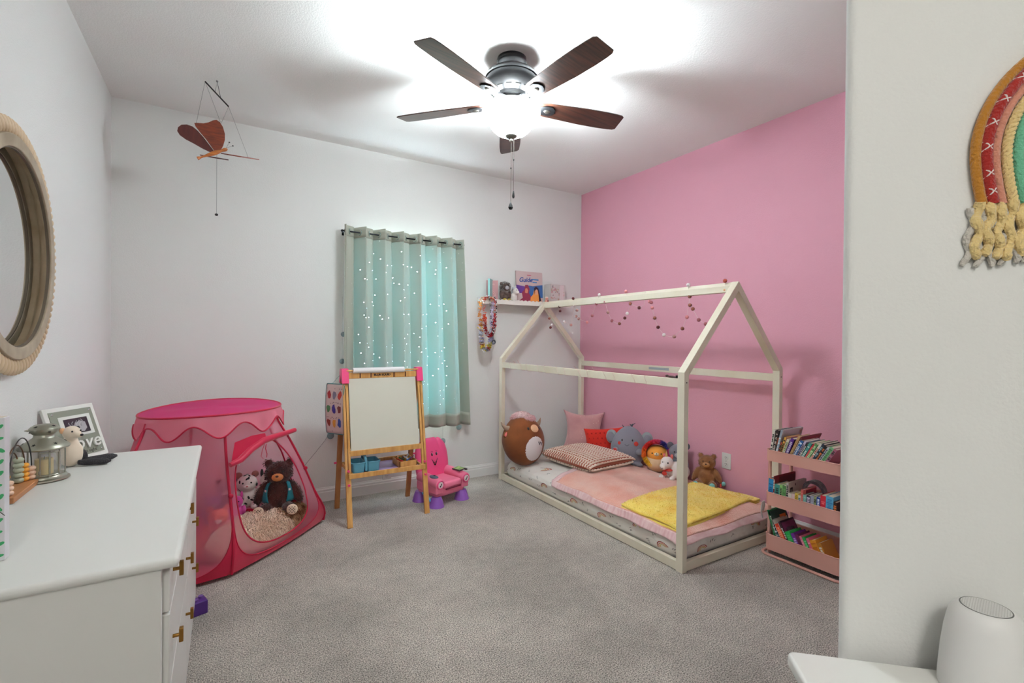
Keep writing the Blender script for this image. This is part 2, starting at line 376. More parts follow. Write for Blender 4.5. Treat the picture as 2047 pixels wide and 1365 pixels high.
# ------------------------------------------------------------------ butterfly mobile
def butterfly():
    t = thing('butterfly_mobile', 'wooden butterfly mobile hanging from the ceiling in the left corner', 'mobile', (-.04, 3.27, H))
    dark = mat('mobile_black', (30, 27, 26), .5); cord = mat('mobile_cord', (120, 120, 120), .7)
    red = mat('mahogany_wing', (138, 58, 30), .42, col2=(105, 42, 24), nscale=5, nstretch=(3, 1, 18))
    red2 = mat('dark_mahogany_wing', (96, 38, 30), .45, col2=(80, 30, 26), nscale=5, nstretch=(12, 1, 2))
    oak = mat('honey_wood', (196, 116, 52), .4, col2=(172, 94, 40), nscale=8, nstretch=(1, 1, 8))
    A = Vector((-.095, 0, -.018)); Bp = Vector((.055, -.09, -.145))      # ends of the hanging stick
    A = Vector((-.059, 0, -.022)); Bp = Vector((.058, 0, -.136))
    b = MB(); b.tube([A, Bp], .0042, 8); b.build('hanging_stick', dark, t)
    b = MB(); b.ell((0, 0, -.004), (.006,.006,.006), 10, 6); b.build('ceiling_hook', cord, t)
    b = MB(); b.tube([A.lerp(Bp,.42), Vector((0,0,-.006)), A.lerp(Bp,.66)], .0014, 5); b.build('loop_cord', dark, t)
    BZ = -.425; JT = Vector((.004, 0, BZ+.012))
    # left pair of wings raised, fore wing facing the room
    def wing(pts, name, m, tilt):
        b = MB(); b.prism(pts, -.003, .003, 'y'); o = b.build(name, m, t, bevel=.0015); return o
    fore = [(.006,-.416),(.020,-.40),(.032,-.37),(.040,-.335),(.040,-.30),(.030,-.262),(.014,-.237),(-.002,-.229),(-.020,-.236),(-.040,-.252),(-.066,-.264),(-.092,-.268),(-.110,-.272),(-.104,-.290),(-.085,-.315),(-.055,-.35),(-.030,-.385),(-.012,-.41)]
    hind = [(-.004,-.418),(-.014,-.410),(-.038,-.378),(-.065,-.342),(-.094,-.310),(-.118,-.292),(-.145,-.287),(-.170,-.294),(-.186,-.312),(-.190,-.334),(-.178,-.354),(-.150,-.372),(-.11,-.388),(-.07,-.407),(-.036,-.419)]
    wing(fore, 'fore_wing', red, 0)
    b = MB(); b.prism(hind, .004, .010, 'y'); b.build('hind_wing', red2, t, bevel=.0015)
    # far wings lie flat, seen edge on
    z2 = BZ-.010
    b = MB(); b.prism([(.02,-.005),(.05,-.10),(.12,-.14),(.19,-.11),(.216,-.055),(.20,-.03),(.10,.0)], z2-.003, z2+.003); b.v = [(x, y, z+.335*(y+.05)+.02*x) for x, y, z in b.v]; b.build('fore_wing', red, t, bevel=.0015)
    b = MB(); b.prism([(.01,.01),(.06,.08),(.02,.13),(-.04,.13),(-.085,.09),(-.085,.05),(-.03,.01)], z2-.006, z2); b.v = [(x, y, z+.335*y-.012) for x, y, z in b.v]; b.build('hind_wing', red2, t, bevel=.0015)
    # turned body
    p0 = Vector((-.092, -.04, BZ-.058)); p1 = Vector((.052, -.04, BZ+.026)); n = 18; pts = []; rs = []
    for i in range(n+1):
        u = i/n; pts.append(p0.lerp(p1, u))
        rs.append([.0105,.0085,.0055,.0048,.0055,.0066,.0078,.0092,.0105,.0118,.0124,.0120,.0110,.0092,.0070,.0078,.0100,.0098,.0050][i])
    b = MB(); b.tube(pts, rs, 14); b.build('body', oak, t)
    for dx, dz in ((.010, .040), (.028, .024)):
        b = MB(); e = p1+Vector((dx, 0, dz)); b.tube([p1+Vector((-.006,0,.004)), e], .0007, 4); an = b.build('antenna', cord, t)
        b = MB(); b.ell(e, .0042, 10, 6); b.build('antenna_tip', dark, an)
    for p, q in ((A, (-.100, 0, -.270)), (A, (.018, 0, -.238)), (Bp, (.020, 0, -.245)), (Bp, (.160, -.05, z2))):
        b = MB(); b.tube([p, q], .0008, 4); b.build('cord', cord, t)
    b = MB(); b.tube([(0,-.02,BZ-.01), (0,-.02,-.775)], .0009, 4); c = b.build('pull_cord', cord, t)
    b = MB(); b.ell((0,-.02,-.783), (.0085,.0085,.0075), 12, 8); b.build('weight', dark, c)
butterfly()

# ------------------------------------------------------------------ round mirror with beaded rim
def mirror():
    t = thing('wall_mirror', 'round mirror with a pale wooden beaded rim on the left wall', 'mirror', (XL, 2.15, 1.53))
    wd = mat('pale_bead_wood', (214, 190, 158), .55, col2=(196, 170, 136), nscale=12)
    rim = mat('whitewashed_wood', (176, 160, 138), .6, col2=(150, 134, 112), nscale=10)
    def ring(r0, r1, x0, x1, n=96):
        b = MB(); pr = [(r0,x0),(r1,x0),(r1,x1),(r0,x1)]
        b.grid(lambda u, v: (pr[int(round(v*4)) % 4][1], pr[int(round(v*4)) % 4][0]*math.cos(2*PI*u), pr[int(round(v*4)) % 4][0]*math.sin(2*PI*u)), n, 4, True); return b
    ring(.318, .358, .026, .042).build('wooden_rim', rim, t, bevel=.003)
    ring(.3135, .3185, .028, .036).build('inner_rim', mat('rim_groove', (96, 82, 66), .7), t)
    ring(.350, .356, .0, .026).build('rim_spacer', wd, t)
    b = MB(); n = 96; b.add([(.004, 0, 0)]+[(.004, .345*math.cos(2*PI*k/n), .345*math.sin(2*PI*k/n)) for k in range(n)], [(0, 1+k, 1+(k+1) % n) for k in range(n)])
    b.build('mirror_glass', mat('mirror_silver', (235, 238, 238), .02, metal=1), t, smooth=False)
    b = MB(); b.ell((0,0,0), (.013, .030, .0125), 14, 10)
    first = b.build('bead', wd, t)
    N_ = 92
    for k in range(N_):
        o = first if k == 0 else first.copy()
        if k: COL.objects.link(o); o.parent = t
        th = 2*PI*k/N_; o.location = (.026, .380*math.cos(th), .380*math.sin(th)); o.rotation_euler = (th+.18, 0, 0)
mirror()

# ------------------------------------------------------------------ dresser
DX, DY0, DY1, DZ = -.085, 1.314, 2.63, .75
def dresser():
    t = thing('dresser', 'white six-drawer dresser with brass knobs against the left wall', 'dresser', (XL+.015, DY0, 0))
    m = mat('white_lacquer', (226, 225, 220), .42); br = mat('aged_brass', (150, 108, 52), .35, metal=.85)
    W = DX-XL-.015; Lg = DY1-DY0
    b = MB(); b.box(0, W, 0, Lg, DZ-.024, DZ); b.build('top', m, t, bevel=.011, bseg=4)
    xf = W-.034
    b = MB()
    b.box(0, xf, .012, .034, 0, DZ-.024); b.box(0, xf, Lg-.034, Lg-.012, 0, DZ-.024); b.box(0, .01, .034, Lg-.034, .05, DZ-.024)
    b.box(0, xf-.02, .034, Lg-.034, .05, .07); b.box(xf-.02, xf, .034, Lg-.034, .0, .07); b.box(xf-.02, xf, .034, Lg-.034, DZ-.040, DZ-.024)
    b.box(xf-.02, xf, Lg/2-.008, Lg/2+.008, .07, DZ-.040)
    b.build('body', m, t, bevel=.002)
    for z1, z0, kz in ((.709, .612, .680), (.608, .430, .515), (.426, .073, .330)):
        for c in (0, 1):
            y0, y1 = (.038, Lg/2-.004) if c == 0 else (Lg/2+.004, Lg-.038)
            b = MB(); b.box(xf-.3, xf+.014, y0, y1, z0, z1)
            d = b.build('drawer', m, t, bevel=.004)
            for ky in ((y0+.075, y0+.55) if c == 0 else ((y0+.29,) if kz < .6 else ())):
                k = MB(); k.tube([(xf+.013, ky, kz), (xf+.028, ky, kz)], .0045, 10)
                k.box(xf+.027, xf+.036, ky-.007, ky+.007, kz-.017, kz+.017); k.build('knob', br, d, bevel=.0025)
dresser()
# ------------------------------------------------------------------ house bed
BX0, BX1, BY0, BY1, HP, HA = 2.106, 3.044, 1.694, 3.691, 1.080, 1.602
def house_bed():
    t = thing('house_bed', 'cream wooden house-shaped bed frame standing on the carpet', 'bed', (BX0, BY0, 0))
    m = mat('cream_painted_pine', (228, 219, 200), .5, col2=(222, 211, 188), nscale=6, nstretch=(1, 1, .3))
    W, Lg = BX1-BX0, BY1-BY0; px, py = .036, .045
    dk = mat('bolt_dark', (70, 60, 50), .5, metal=.6)
    for x in (0, W-px):
        for y in (0, Lg-py):
            b = MB()
            s_ = (HA-HP)/(W/2)
            z_in = HP+s_*px
            b.add([(x,y,0),(x+px,y,0),(x+px,y+py,0),(x,y+py,0)]+([(0,y,HP),(px,y,z_in-.0),(px,y+py,z_in),(0,y+py,HP)] if x == 0 else [(x,y,z_in),(x+px,y,HP),(x+px,y+py,HP),(x,y+py,z_in)]),
                  [(0,3,2,1),(4,5,6,7),(0,1,5,4),(1,2,6,5),(2,3,7,6),(3,0,4,7)])
            po = b.build('post', m, t, bevel=.002)
            q = MB(); yy = y if y == 0 else y-.0
            q.tube([(x+px/2, yy+.001, HP-.055), (x+px/2, yy-.0012, HP-.055)], .004, 10); q.build('bolt', dk, po)
    # rafters: parallelogram section following the gable
    vth = .058                                                    # vertical thickness of a rafter
    for y in (0, Lg-py):
        for sgn in (1, -1):
            x0 = px if sgn > 0 else W-px; xm = W/2
            z0 = HP+(HA-HP)/(W/2)*px
            v = [(x0,z0),(xm,HA),(xm,HA-vth),(x0,z0-vth)]
            b = MB(); b.prism(v, y, y+py, 'y'); b.build('rafter', m, t, bevel=.002)
    b = MB(); b.add([(W/2-.020, py, HA-.024), (W/2, py, HA-.0015), (W/2+.020, py, HA-.024), (W/2+.020, py, HA-.062), (W/2-.020, py, HA-.062)]+[(W/2-.020, Lg-py, HA-.024), (W/2, Lg-py, HA-.0015), (W/2+.020, Lg-py, HA-.024), (W/2+.020, Lg-py, HA-.062), (W/2-.020, Lg-py, HA-.062)],
        [(0,1,2,3,4),(9,8,7,6,5),(0,5,6,1),(1,6,7,2),(2,7,8,3),(3,8,9,4),(4,9,5,0)]); b.build('ridge_beam', m, t, bevel=.002)
    for x in (.004, W-px+.004):
        b = MB(); b.box(x, x+.026, py, Lg-py, .995, 1.043); r = b.build('upper_rail', m, t, bevel=.002)
        if x > .5:
            q = MB(); q.box(x-.001, x, 2.573-BY0, 2.78-BY0, 1.010, 1.030); q.build('label_strip', mat('silver_label', (170,172,176), .3, metal=.5), r)
        b = MB(); b.box(x-.002, x+.028, py, Lg-py, 0.004, .052); b.build('bottom_rail', m, t, bevel=.002)
    for y in (.003, Lg-.033):
        b = MB(); b.box(px, W-px, y, y+.03, .004, .052); b.build('bottom_rail', m, t, bevel=.002)
house_bed()

# ------------------------------------------------------------------ mattress with printed quilt
MX0, MX1, MY0, MY1 = 2.145, 3.012, 1.738, 3.650
PROF = [(.03,.028),(.010,.040),(.0,.062),(-.006,.095),(-.002,.125),(.012,.150),(.035,.166),(.070,.176),(.12,.182),(.22,.190),(.32,.194),(.42,.196)]
def rrect(s_, inset):   # s in 0..1 round a rounded rectangle
    x0, x1, y0, y1 = MX0+inset, MX1-inset, MY0+inset, MY1-inset; r = max(.001, min(.07-inset*.12, (x1-x0)/2-.0005))
    segs = [((x0+r, y0), (x1-r, y0), (0,-1)), ((x1, y0+r), (x1, y1-r), (1,0)), ((x1-r, y1), (x0+r, y1), (0,1)), ((x0, y1-r), (x0, y0+r), (-1,0))]
    cor = [(x1-r, y0+r, -PI/2), (x1-r, y1-r, 0), (x0+r, y1-r, PI/2), (x0+r, y0+r, PI)]
    W_, L_ = MX1-MX0-.14, MY1-MY0-.14; a = .11; tot = 2*(W_+L_)+4*a; d = (s_ % 1)*tot
    for k in range(4):
        ln = W_ if k % 2 == 0 else L_
        if d <= ln: u = d/ln; p, q, n = segs[k]; return p[0]+(q[0]-p[0])*u, p[1]+(q[1]-p[1])*u
        d -= ln
        if d <= a: th = cor[k][2]+d/a*PI/2; return cor[k][0]+r*math.cos(th), cor[k][1]+r*math.sin(th)
        d -= a
    return x0+r, y0
def msurf(s_, v):
    k = v*(len(PROF)-1); i = min(int(k), len(PROF)-2); f_ = k-i
    ins = PROF[i][0]*(1-f_)+PROF[i+1][0]*f_; z = PROF[i][1]*(1-f_)+PROF[i+1][1]*f_
    x, y = rrect(s_, ins)
    amp = max(0, 1-abs(z-.11)/.09)
    n1 = noise.noise(Vector((x*5, y*5, z*3))); n2 = noise.noise(Vector((x*16, y*16, z*9+4)))
    side = -1 if x < (MX0+MX1)/2 else 1
    ex_ = (n1*.016+n2*.009)*amp
    if ins < .03:
        if MX0+.05 < x < MX1-.05: y += ex_*(1 if y > 2.5 else -1)*1.0
        else: x += side*ex_*.6
    z += n1*.008*(v > .4)+n2*.005*(v > .35)
    return Vector((x, y, z))
def mattress():
    b = MB(); b.grid(lambda u, v: msurf(u, v), 360, 44, True)
    t = thing('floor_mattress', 'low mattress in a white rainbow-print cover inside the house bed', 'mattress', (0, 0, 0))
    m = mat('white_printed_cotton', (228, 222, 214), .8, sheen=.2, bump=.3, bscale=30)
    cv = b.build('cover', m, t)
    c = MB(); c.box(MX0+.03, MX1-.03, MY0+.03, MY1-.03, .012, .06); c.build('foam', mat('foam_grey', (150,148,145), .9), t)
    cols = [mat('print_rust', (158, 48, 36), .8), mat('print_apricot', (214, 140, 96), .8), mat('print_sand', (206, 186, 110), .8), mat('print_ink', (62, 60, 60), .8)]
    # small printed motifs laid on the cover: rainbows and sprigs
    tot_w = (MX1-MX0-.14); tot_l = (MY1-MY0-.14); P_ = 2*(tot_w+tot_l)+.44
    def place(s0, v0, a, bb, hv=.105):
        # local metres -> surface (side faces only; hv = metres of profile per unit v near the side)
        s_ = (s0*P_+a)/P_; v = v0+bb/.62
        p = msurf(s_, v); e = 1e-3
        du = msurf(s_+e, v)-p; dv = msurf(s_, v+e*5)-p; n = du.cross(dv)
        if n.length > 0: n.normalize()
        c_ = Vector(((MX0+MX1)/2, (MY0+MY1)/2, .05))
        if n.dot(p-c_) < 0: n = -n
        return p+n*.0018
    mb = MB(); rnd = random.Random(5)
    def stroke(pts, wd, s0, v0, mi):
        mb.cur = mi
        for i in range(len(pts)-1):
            (a0, b0), (a1, b1) = pts[i], pts[i+1]; dx, dy = a1-a0, b1-b0; l = math.hypot(dx, dy) or 1; nx, ny = -dy/l*wd/2, dx/l*wd/2
            q = [place(s0, v0, a0+nx, b0+ny), place(s0, v0, a1+nx, b1+ny), place(s0, v0, a1-nx, b1-ny), place(s0, v0, a0-nx, b0-ny)]
            mb.add(q, [(0, 1, 2, 3)])
    sL0 = (tot_w+.11+tot_l+.11+tot_w+.11)/P_     # start of the side facing the room, running from the far to the near end
    def s_side(y): return sL0+(MY1-.07-y)/P_
    items = []
    for i, y in enumerate((3.50, 3.03, 2.66, 2.37, 2.06, 1.86, 3.25, 2.85)): items.append(('r', s_side(y), (.36, .30, .27, .25, .36, .24, .70, .66)[i], rnd.uniform(-.9, .7)))
    for y, v in ((3.58,.3),(3.42,.42),(3.36,.28),(3.3,.5),(3.22,.3),(3.15,.42),(3.1,.24),(2.95,.42),(2.9,.26),(2.77,.38),(2.74,.22),(2.55,.32),(2.5,.22),(2.47,.4),(2.28,.3),(2.23,.22),(2.18,.38),(2.13,.25),(1.97,.22),(1.93,.35),(1.78,.24),(3.45,.62),(3.1,.62),(3.3,.72),(3.5,.75)): items.append(('s', s_side(y), v, rnd.uniform(-1, 1)))
    for x, v in ((2.28,.36),(2.42,.28),(2.55,.4),(2.60,.26),(2.72,.36),(2.80,.28),(2.90,.38),(2.95,.25)): items.append(('s', (x-MX0-.07)/P_, v, rnd.uniform(-.6,.6)))
    items.append(('r', (2.33-MX0-.07)/P_, .2, .3)); items.append(('r', (2.83-MX0-.07)/P_, .33, -.4))
    for kind, s0, v0, rot in items:
        cr, sr = math.cos(rot), math.sin(rot); R2 = lambda p: (p[0]*cr-p[1]*sr, p[0]*sr+p[1]*cr)
        if kind == 'r':
            for j, rr in enumerate((.042, .031, .020)):
                stroke([R2((rr*math.cos(PI*k/10), rr*1.15*math.sin(PI*k/10)-.01)) for k in range(11)], .0062, s0, v0, j)
        else:
            for k in range(rnd.choice((3, 4, 5))):
                a0 = rnd.uniform(-.018, .018); b0 = rnd.uniform(-.014, .014); th = rnd.uniform(.8, 2.3)
                stroke([R2((a0, b0)), R2((a0+.006*math.cos(th), b0+.010*math.sin(th))), R2((a0+.012*math.cos(th-.5), b0+.016*math.sin(th-.5)))], .0034, s0, v0, 3)
    o = mb.build('printed_motifs', cols, cv, smooth=False, auto=False)
mattress()
def mtop(x, y):      # height of the cover under a point
    ins = max(0, min(x-MX0, MX1-x, y-MY0, MY1-y))
    for (a, z0), (b_, z1) in zip(PROF[4:], PROF[5:]):
        if a <= ins <= b_: return z0+(z1-z0)*(ins-a)/(b_-a)
    return .196 if ins > .4 else .12

# ------------------------------------------------------------------ blankets
def blanket():
    t = thing('pink_blanket', 'salmon pink plush blanket with a satin border spread over the mattress', 'blanket', (0, 0, 0))
    plush = mat('salmon_plush', (232, 160, 138), .95, col2=(240, 190, 172), nscale=7, detail=5, sheen=.6, bump=.5, bscale=120)
    satin = mat('pink_satin', (226, 176, 178), .35, sheen=.5, spec=.5, col2=(240, 206, 204), nscale=14, nstretch=(1, 4, 1))
    u0, u1, v0, v1 = 0, .985, 0, 1.25          # across the bed / along it, measured in cloth
    X0, Y0 = 2.142, 1.735
    def P(u, v):
        # u from the room side, v from the near end; the cloth bends over both edges
        hu, hv = .055, .075
        x = X0-.008+max(0, u-hu)*1.0+min(u, hu)*.25; y = Y0-.008+max(0, v-hv)*1.0+min(v, hv)*.22
        edge_far = .05*math.sin(u*3.5)*(v/1.25)
        y += edge_far+.13*(u)*(v/1.25)
        base = mtop(min(max(x, MX0+.03), MX1-.02), min(max(y, MY0+.02), MY1-.02))+.012
        z = base
        k = 1-min(1, u/hu); z -= .040*k
        k2 = 1-min(1, v/hv); z -= .040*k2
        n_ = noise.noise(Vector((u*3.1, v*3.1, .3)))*.012+noise.noise(Vector((u*9, v*9, 5)))*.005
        z += n_*(1-max(k, k2)*.5)+abs(n_)*.3
        w_ = math.sin(v*23)*.006*k; w2 = math.sin(u*19)*.009*k2
        x += -w_-.006*k; y += -w2-.008*k2
        if x > XR-.03: x = XR-.03; z += .03
        return Vector((x, y, z+.004))
    b = MB()
    b.grid(lambda a, c: P(.055+(u1-.055)*a, .060+(v1-.115)*c), 90, 110)
    top = b.build('plush_field', plush, t, solid=.012)
    s = MB()
    for (ua, ub, va, vb, nu, nv) in ((0, .057, 0, v1, 6, 110), (.055, u1, 0, .062, 90, 6), (.055, u1, v1-.056, v1, 90, 5)):
        s.grid(lambda a, c: P(ua+(ub-ua)*a, va+(vb-va)*c)+Vector((0,0,.001)), nu, nv)
    s.build('satin_border', satin, t, solid=.010)
blanket()
def yellow_blanket():
    t = thing('yellow_blanket', 'folded bright yellow fuzzy blanket lying on the pink blanket', 'blanket', (0, 0, 0))
    m = mat('yellow_plush', (252, 224, 104), .9, col2=(244, 196, 52), nscale=9, detail=5, sheen=.5, bump=.25, bscale=90, contrast=(.45, .72))
    cs = [Vector((2.155, 1.770)), Vector((3.075, 1.850)), Vector((3.045, 2.275)), Vector((2.160, 2.215))]
    rnd = random.Random(3); samples = []
    for lay, dz in ((0, .020), (1, .036)):
        b = MB()
        def P(u, v, bot=False):
            a = cs[0].lerp(cs[1], u); c = cs[3].lerp(cs[2], u); p = a.lerp(c, v)
            z = mtop(min(max(p.x, MX0+.05), MX1-.02), max(p.y, MY0+.05))+.006
            z = max(z, .160) + dz+noise.noise(Vector((p.x*6, p.y*6, lay*3)))*.009
            e = min(u, 1-u, v*1.0, 1-v)*14; z -= .008*max(0, 1-e)
            off = .012*lay
            return Vector((p.x+off*math.sin(v*7)*.6, p.y+off*math.sin(u*9)*.5, z))
        b.grid(lambda u, v: P(u, v), 60, 36); b.build('folded_layer', m, t, solid=.013)
        if lay:
            fz = MB()
            for _ in range(5000):
                u, v = rnd.random(), rnd.random(); samples.append((P(u, v)+Vector((0,0,.006)), Vector((0,0,1))))
            for _ in range(1500):
                u = rnd.random(); samples.append((P(u, 0), Vector((0,-1,.3))))
            blades(fz, samples, .006, .004, .2, .9, rnd); f_ = fz.build('fuzz', m, t, auto=False); f_['kind'] = 'stuff'
yellow_blanket()

# ------------------------------------------------------------------ pillows
def pillow_mesh(w_, h_, t_, pin=.10, seed=0):
    b = MB(); n = 28
    def f(side):
        def g(u, v):
            a, c = u*2-1, v*2-1
            th = t_/2*max(0, (1-a**4)*(1-c**4))**.55
            pinx = 1-pin*(1-abs(c)**2)*abs(a)**3*.9; pinz = 1-pin*(1-abs(a)**2)*abs(c)**3*.9
            n_ = noise.noise(Vector((a*2+seed, c*2, side)))*.010*(1-a*a)*(1-c*c)
            return Vector((a*w_/2*pinx, -side*(th)+n_, c*h_/2*pinz))
        return g
    b.grid(f(1), n, n); b.grid(f(-1), n, n)
    return b
def pillow(label, name, loc, rot, w_, h_, t_, m, seed=0, pin=.10):
    t = thing(name, label, 'pillow', loc, 0); t.rotation_euler = rot
    o = pillow_mesh(w_, h_, t_, pin, seed).build('cushion', m, t)
    return t
m_dusty = mat('dusty_pink_velvet', (196, 140, 142), .9, sheen=.5, col2=(214, 160, 158), nscale=4, bump=.2, bscale=80)
m_redp = mat('red_felt', (214, 40, 24), .85, sheen=.1, bump=.15, bscale=90)
pd = pillow('dusty pink velvet square pillow leaning in the corner of the bed', 'square_pillow', (2.960, 3.545, .375), (-.22, .04, -.62), .40, .38, .12, m_dusty, 1, .24)
pr = pillow('red felt pillow with embroidered dots, leaning left of the grey elephant', 'square_pillow', (2.955, 3.235, .318), (-.20, -.10, -.80), .37, .27, .11, m_redp, 2, .10)
# speckles on the dusty pillow, stitched dots on the red one
b = MB(); rnd = random.Random(2)
for k in range(26):
    a, c = rnd.uniform(-.85, .85), rnd.uniform(-.85, .85); th = .06*((1-a**4)*(1-c**4))**.55
    b.ell((a*.2, -th-.001, c*.19), (.0028, .0012, .0028), 6, 4)
b.build('glitter_dots', mat('pale_dot', (238, 214, 205), .5), pd)
b = MB()
for i in range(6):
    for j in range(5):
        a = -.82+i*.21+(j % 2)*.08; c = -.7+j*.34; th = .055*((1-a**4)*(1-c**4))**.55
        for k in range(2):
            b.bar((a*.18-.006, -th-.0015, c*.13+(k-.5)*.012), (a*.18+.006, -th-.0015, c*.13-(k-.5)*.012), .003, .0025, (0,1,0))
b.build('stitched_crosses', mat('deep_red_thread', (150, 18, 14), .9), pr)
def knit_pillow():
    t = thing('knit_pillow', 'cream and rust chunky knit pillow lying flat on the mattress', 'pillow', (2.625, 3.10, .262), math.radians(4))
    cream = mat('cream_knit', (236, 218, 200), .95, sheen=.3); rust = mat('rust_knit', (184, 112, 92), .95)
    W, D, T = .52, .62, .115
    core = pillow_mesh(W*.97, D*.97, T*.86, .06, 4); core2 = MB(); core2.add([(x, z, y) for x, y, z in core.v], core.f)
    core2.build('core', rust, t)
    # rows of knitted ribs running across
    first = None; rows = 24
    for r_ in range(rows):
        b = MB(); c = -1+(r_+.5)*2/rows; n = 44; L_ = []
        for side in (1, -1):
            pts = []
            for i in range(n+1):
                a = -1+2*i/n; th = T/2*max(0, (1-a**4)*(1-c**4))**.55
                pinx = 1-.06*(1-abs(c)**2)*abs(a)**3; pinz = 1-.06*(1-abs(a)**2)*abs(c)**3
                pts.append(Vector((a*W/2*pinx, c*D/2*pinz+.003*math.sin(i*2.1), side*(th+.002)+.0015*math.cos(i*2.1))))
            if side < 0: pts = pts[2:-2]
            rs = [.0088*(1+.22*math.sin(i*2.1+side)) for i in range(len(pts))]
            b.tube(pts, rs, 6)
        b.build('knit_rib', cream, t)
    # braided accents in rust between the ribs
    for r_ in range(0, rows, 1):
        b = MB(); c = -1+(r_+1)*2/rows
        if abs(c) > .97: continue
        pts = []
        for i in range(60):
            a = -1+2*i/59; th = T/2*max(0, (1-a**4)*(1-c**4))**.55
            pts.append((a*W/2*.99, c*D/2+.004*math.sin(i*1.9), th+.004+.0015*math.sin(i*1.9)))
        b.tube(pts, .0047, 5); b.build('rust_strand', rust, t)
knit_pillow()

# ------------------------------------------------------------------ pompom garland and cord on the rail
def garland():
    P_ = [(3.219,1.594,'d'),(3.419,1.544,'d'),(3.41,1.503,'d'),(3.574,1.443,'b'),(3.532,1.381,'w'),(3.554,1.358,'d'),(3.346,1.407,'w'),(3.252,1.376,'t'),(3.209,1.539,'w'),(3.173,1.498,'t'),(3.181,1.448,'t'),(3.149,1.426,'t'),(3.04,1.393,'p'),(2.978,1.446,'m'),(2.928,1.54,'m'),(2.888,1.601,'w'),(2.823,1.549,'m'),(2.791,1.465,'t'),(2.746,1.398,'m'),(2.664,1.374,'b'),(2.608,1.415,'d'),(2.584,1.448,'w'),(2.553,1.518,'b'),(2.594,1.604,'p'),(2.465,1.484,'d'),(2.368,1.523,'p'),(2.352,1.516,'m'),(2.343,1.478,'p'),(2.319,1.406,'b'),(2.288,1.341,'d'),(2.236,1.288,'w'),(2.149,1.276,'t'),(2.084,1.329,'b'),(2.05,1.403,'p'),(2.037,1.602,'w'),(2.03,1.535,'b'),(2.027,1.479,'b'),(2.005,1.454,'b'),(1.96,1.382,'m'),(1.774,1.602,'r'),(1.775,1.555,'y'),(1.908,1.355,'m'),(1.735,1.50,'r'),(1.752,1.47,'d')]
    C_ = {'d': (98,38,40), 'b': (150,86,70), 'm': (168,92,98), 'p': (222,140,142), 'w': (240,228,226), 't': (176,128,122), 'r': (190,84,70), 'y': (226,168,120)}
    t = thing('pompom_garland', 'felt pompom garland in pinks and browns draped over the bed ridge', 'garland', (2.575, 0, 0))
    st = mat('garland_string', (232, 214, 206), .8)
    for y, z, c in P_:
        b = MB(); b.ell((-.010 if z < 1.59 else -.016, y, z+(.008 if z > 1.59 else 0)), .0125, 12, 8, fn=lambda v: v*(1+.07*noise.noise(v*170+Vector((y*9, 0, 0)))))
        b.build('pompom', mat('felt_'+c, C_[c], .95, sheen=.3), t)
    runs = [[(3.60,1.60),(3.574,1.443),(3.554,1.358),(3.532,1.381),(3.419,1.544),(3.41,1.503),(3.346,1.407),(3.252,1.376),(3.209,1.539),(3.219,1.594)],
            [(3.219,1.594),(3.173,1.498),(3.181,1.448),(3.149,1.426),(3.04,1.393),(2.978,1.446),(2.928,1.54),(2.888,1.601)],
            [(2.888,1.601),(2.823,1.549),(2.791,1.465),(2.746,1.398),(2.70,1.378),(2.664,1.374),(2.608,1.415),(2.584,1.448),(2.553,1.518),(2.594,1.604)],
            [(2.553,1.518),(2.465,1.484),(2.42,1.50),(2.40,1.60)],[(2.40,1.60),(2.368,1.523),(2.343,1.478),(2.319,1.406),(2.288,1.341),(2.236,1.288),(2.19,1.276),(2.149,1.276),(2.084,1.329),(2.05,1.403),(2.03,1.535),(2.037,1.602)],
            [(2.03,1.535),(2.027,1.479),(2.005,1.454),(1.96,1.382),(1.908,1.355),(1.84,1.40),(1.80,1.50),(1.775,1.555),(1.774,1.602)]]
    b = MB()
    for r in runs: b.tube([(-.010 if z < 1.59 else -.018, y, z) for y, z in r], .0010, 4)
    b.build('string', st, t)
garland()
def rail_cord():
    t = thing('fairy_light_cord', 'thin pinkish cord wound around the room-side upper bed rail', 'cord', (BX0, 0, 0))
    m = mat('pale_pink_cord', (214, 176, 170), .6); pts = []
    n = 700; y = 3.35
    for i in range(n):
        u = i/(n-1); y = 3.55-u*1.65; ph = u*2*PI*13+math.sin(u*40)*1.2; c_, s_ = math.cos(ph), math.sin(ph); mx_ = max(abs(c_), abs(s_))
        pts.append((.017+.0155*c_/mx_, y+.004*math.sin(u*90), 1.019+.0265*s_/mx_))
    b = MB(); b.tube(pts, .0011, 4); b.build('cord', m, t)
    for y in (3.44, 3.37, 2.43, 2.62): b = MB(); b.tube([(.01, y, 1.045), (.006, y+.012, 1.058), (.004, y+.02, 1.075 if y == 3.37 or y == 2.43 else 1.06)], .0016, 5); b.build('loose_loop', m, t)
rail_cord()
t = thing('hair_clip', 'small dark brown carved clip lying on the bed rail near the front post', 'clip', (BX0+.017, 1.795, 1.044))
b = MB(); b.ell((0,0,.006), (.009,.034,.006), 14, 8); b.ell((0,.03,.009), (.007,.012,.007), 10, 6); b.build('clip_body', mat('clip_brown', (70, 36, 34), .5), t)
b = MB(); b.box(-.007,.007,-.042,-.034,.001,.016); b.build('clip_end', mat('slot_black'), t)
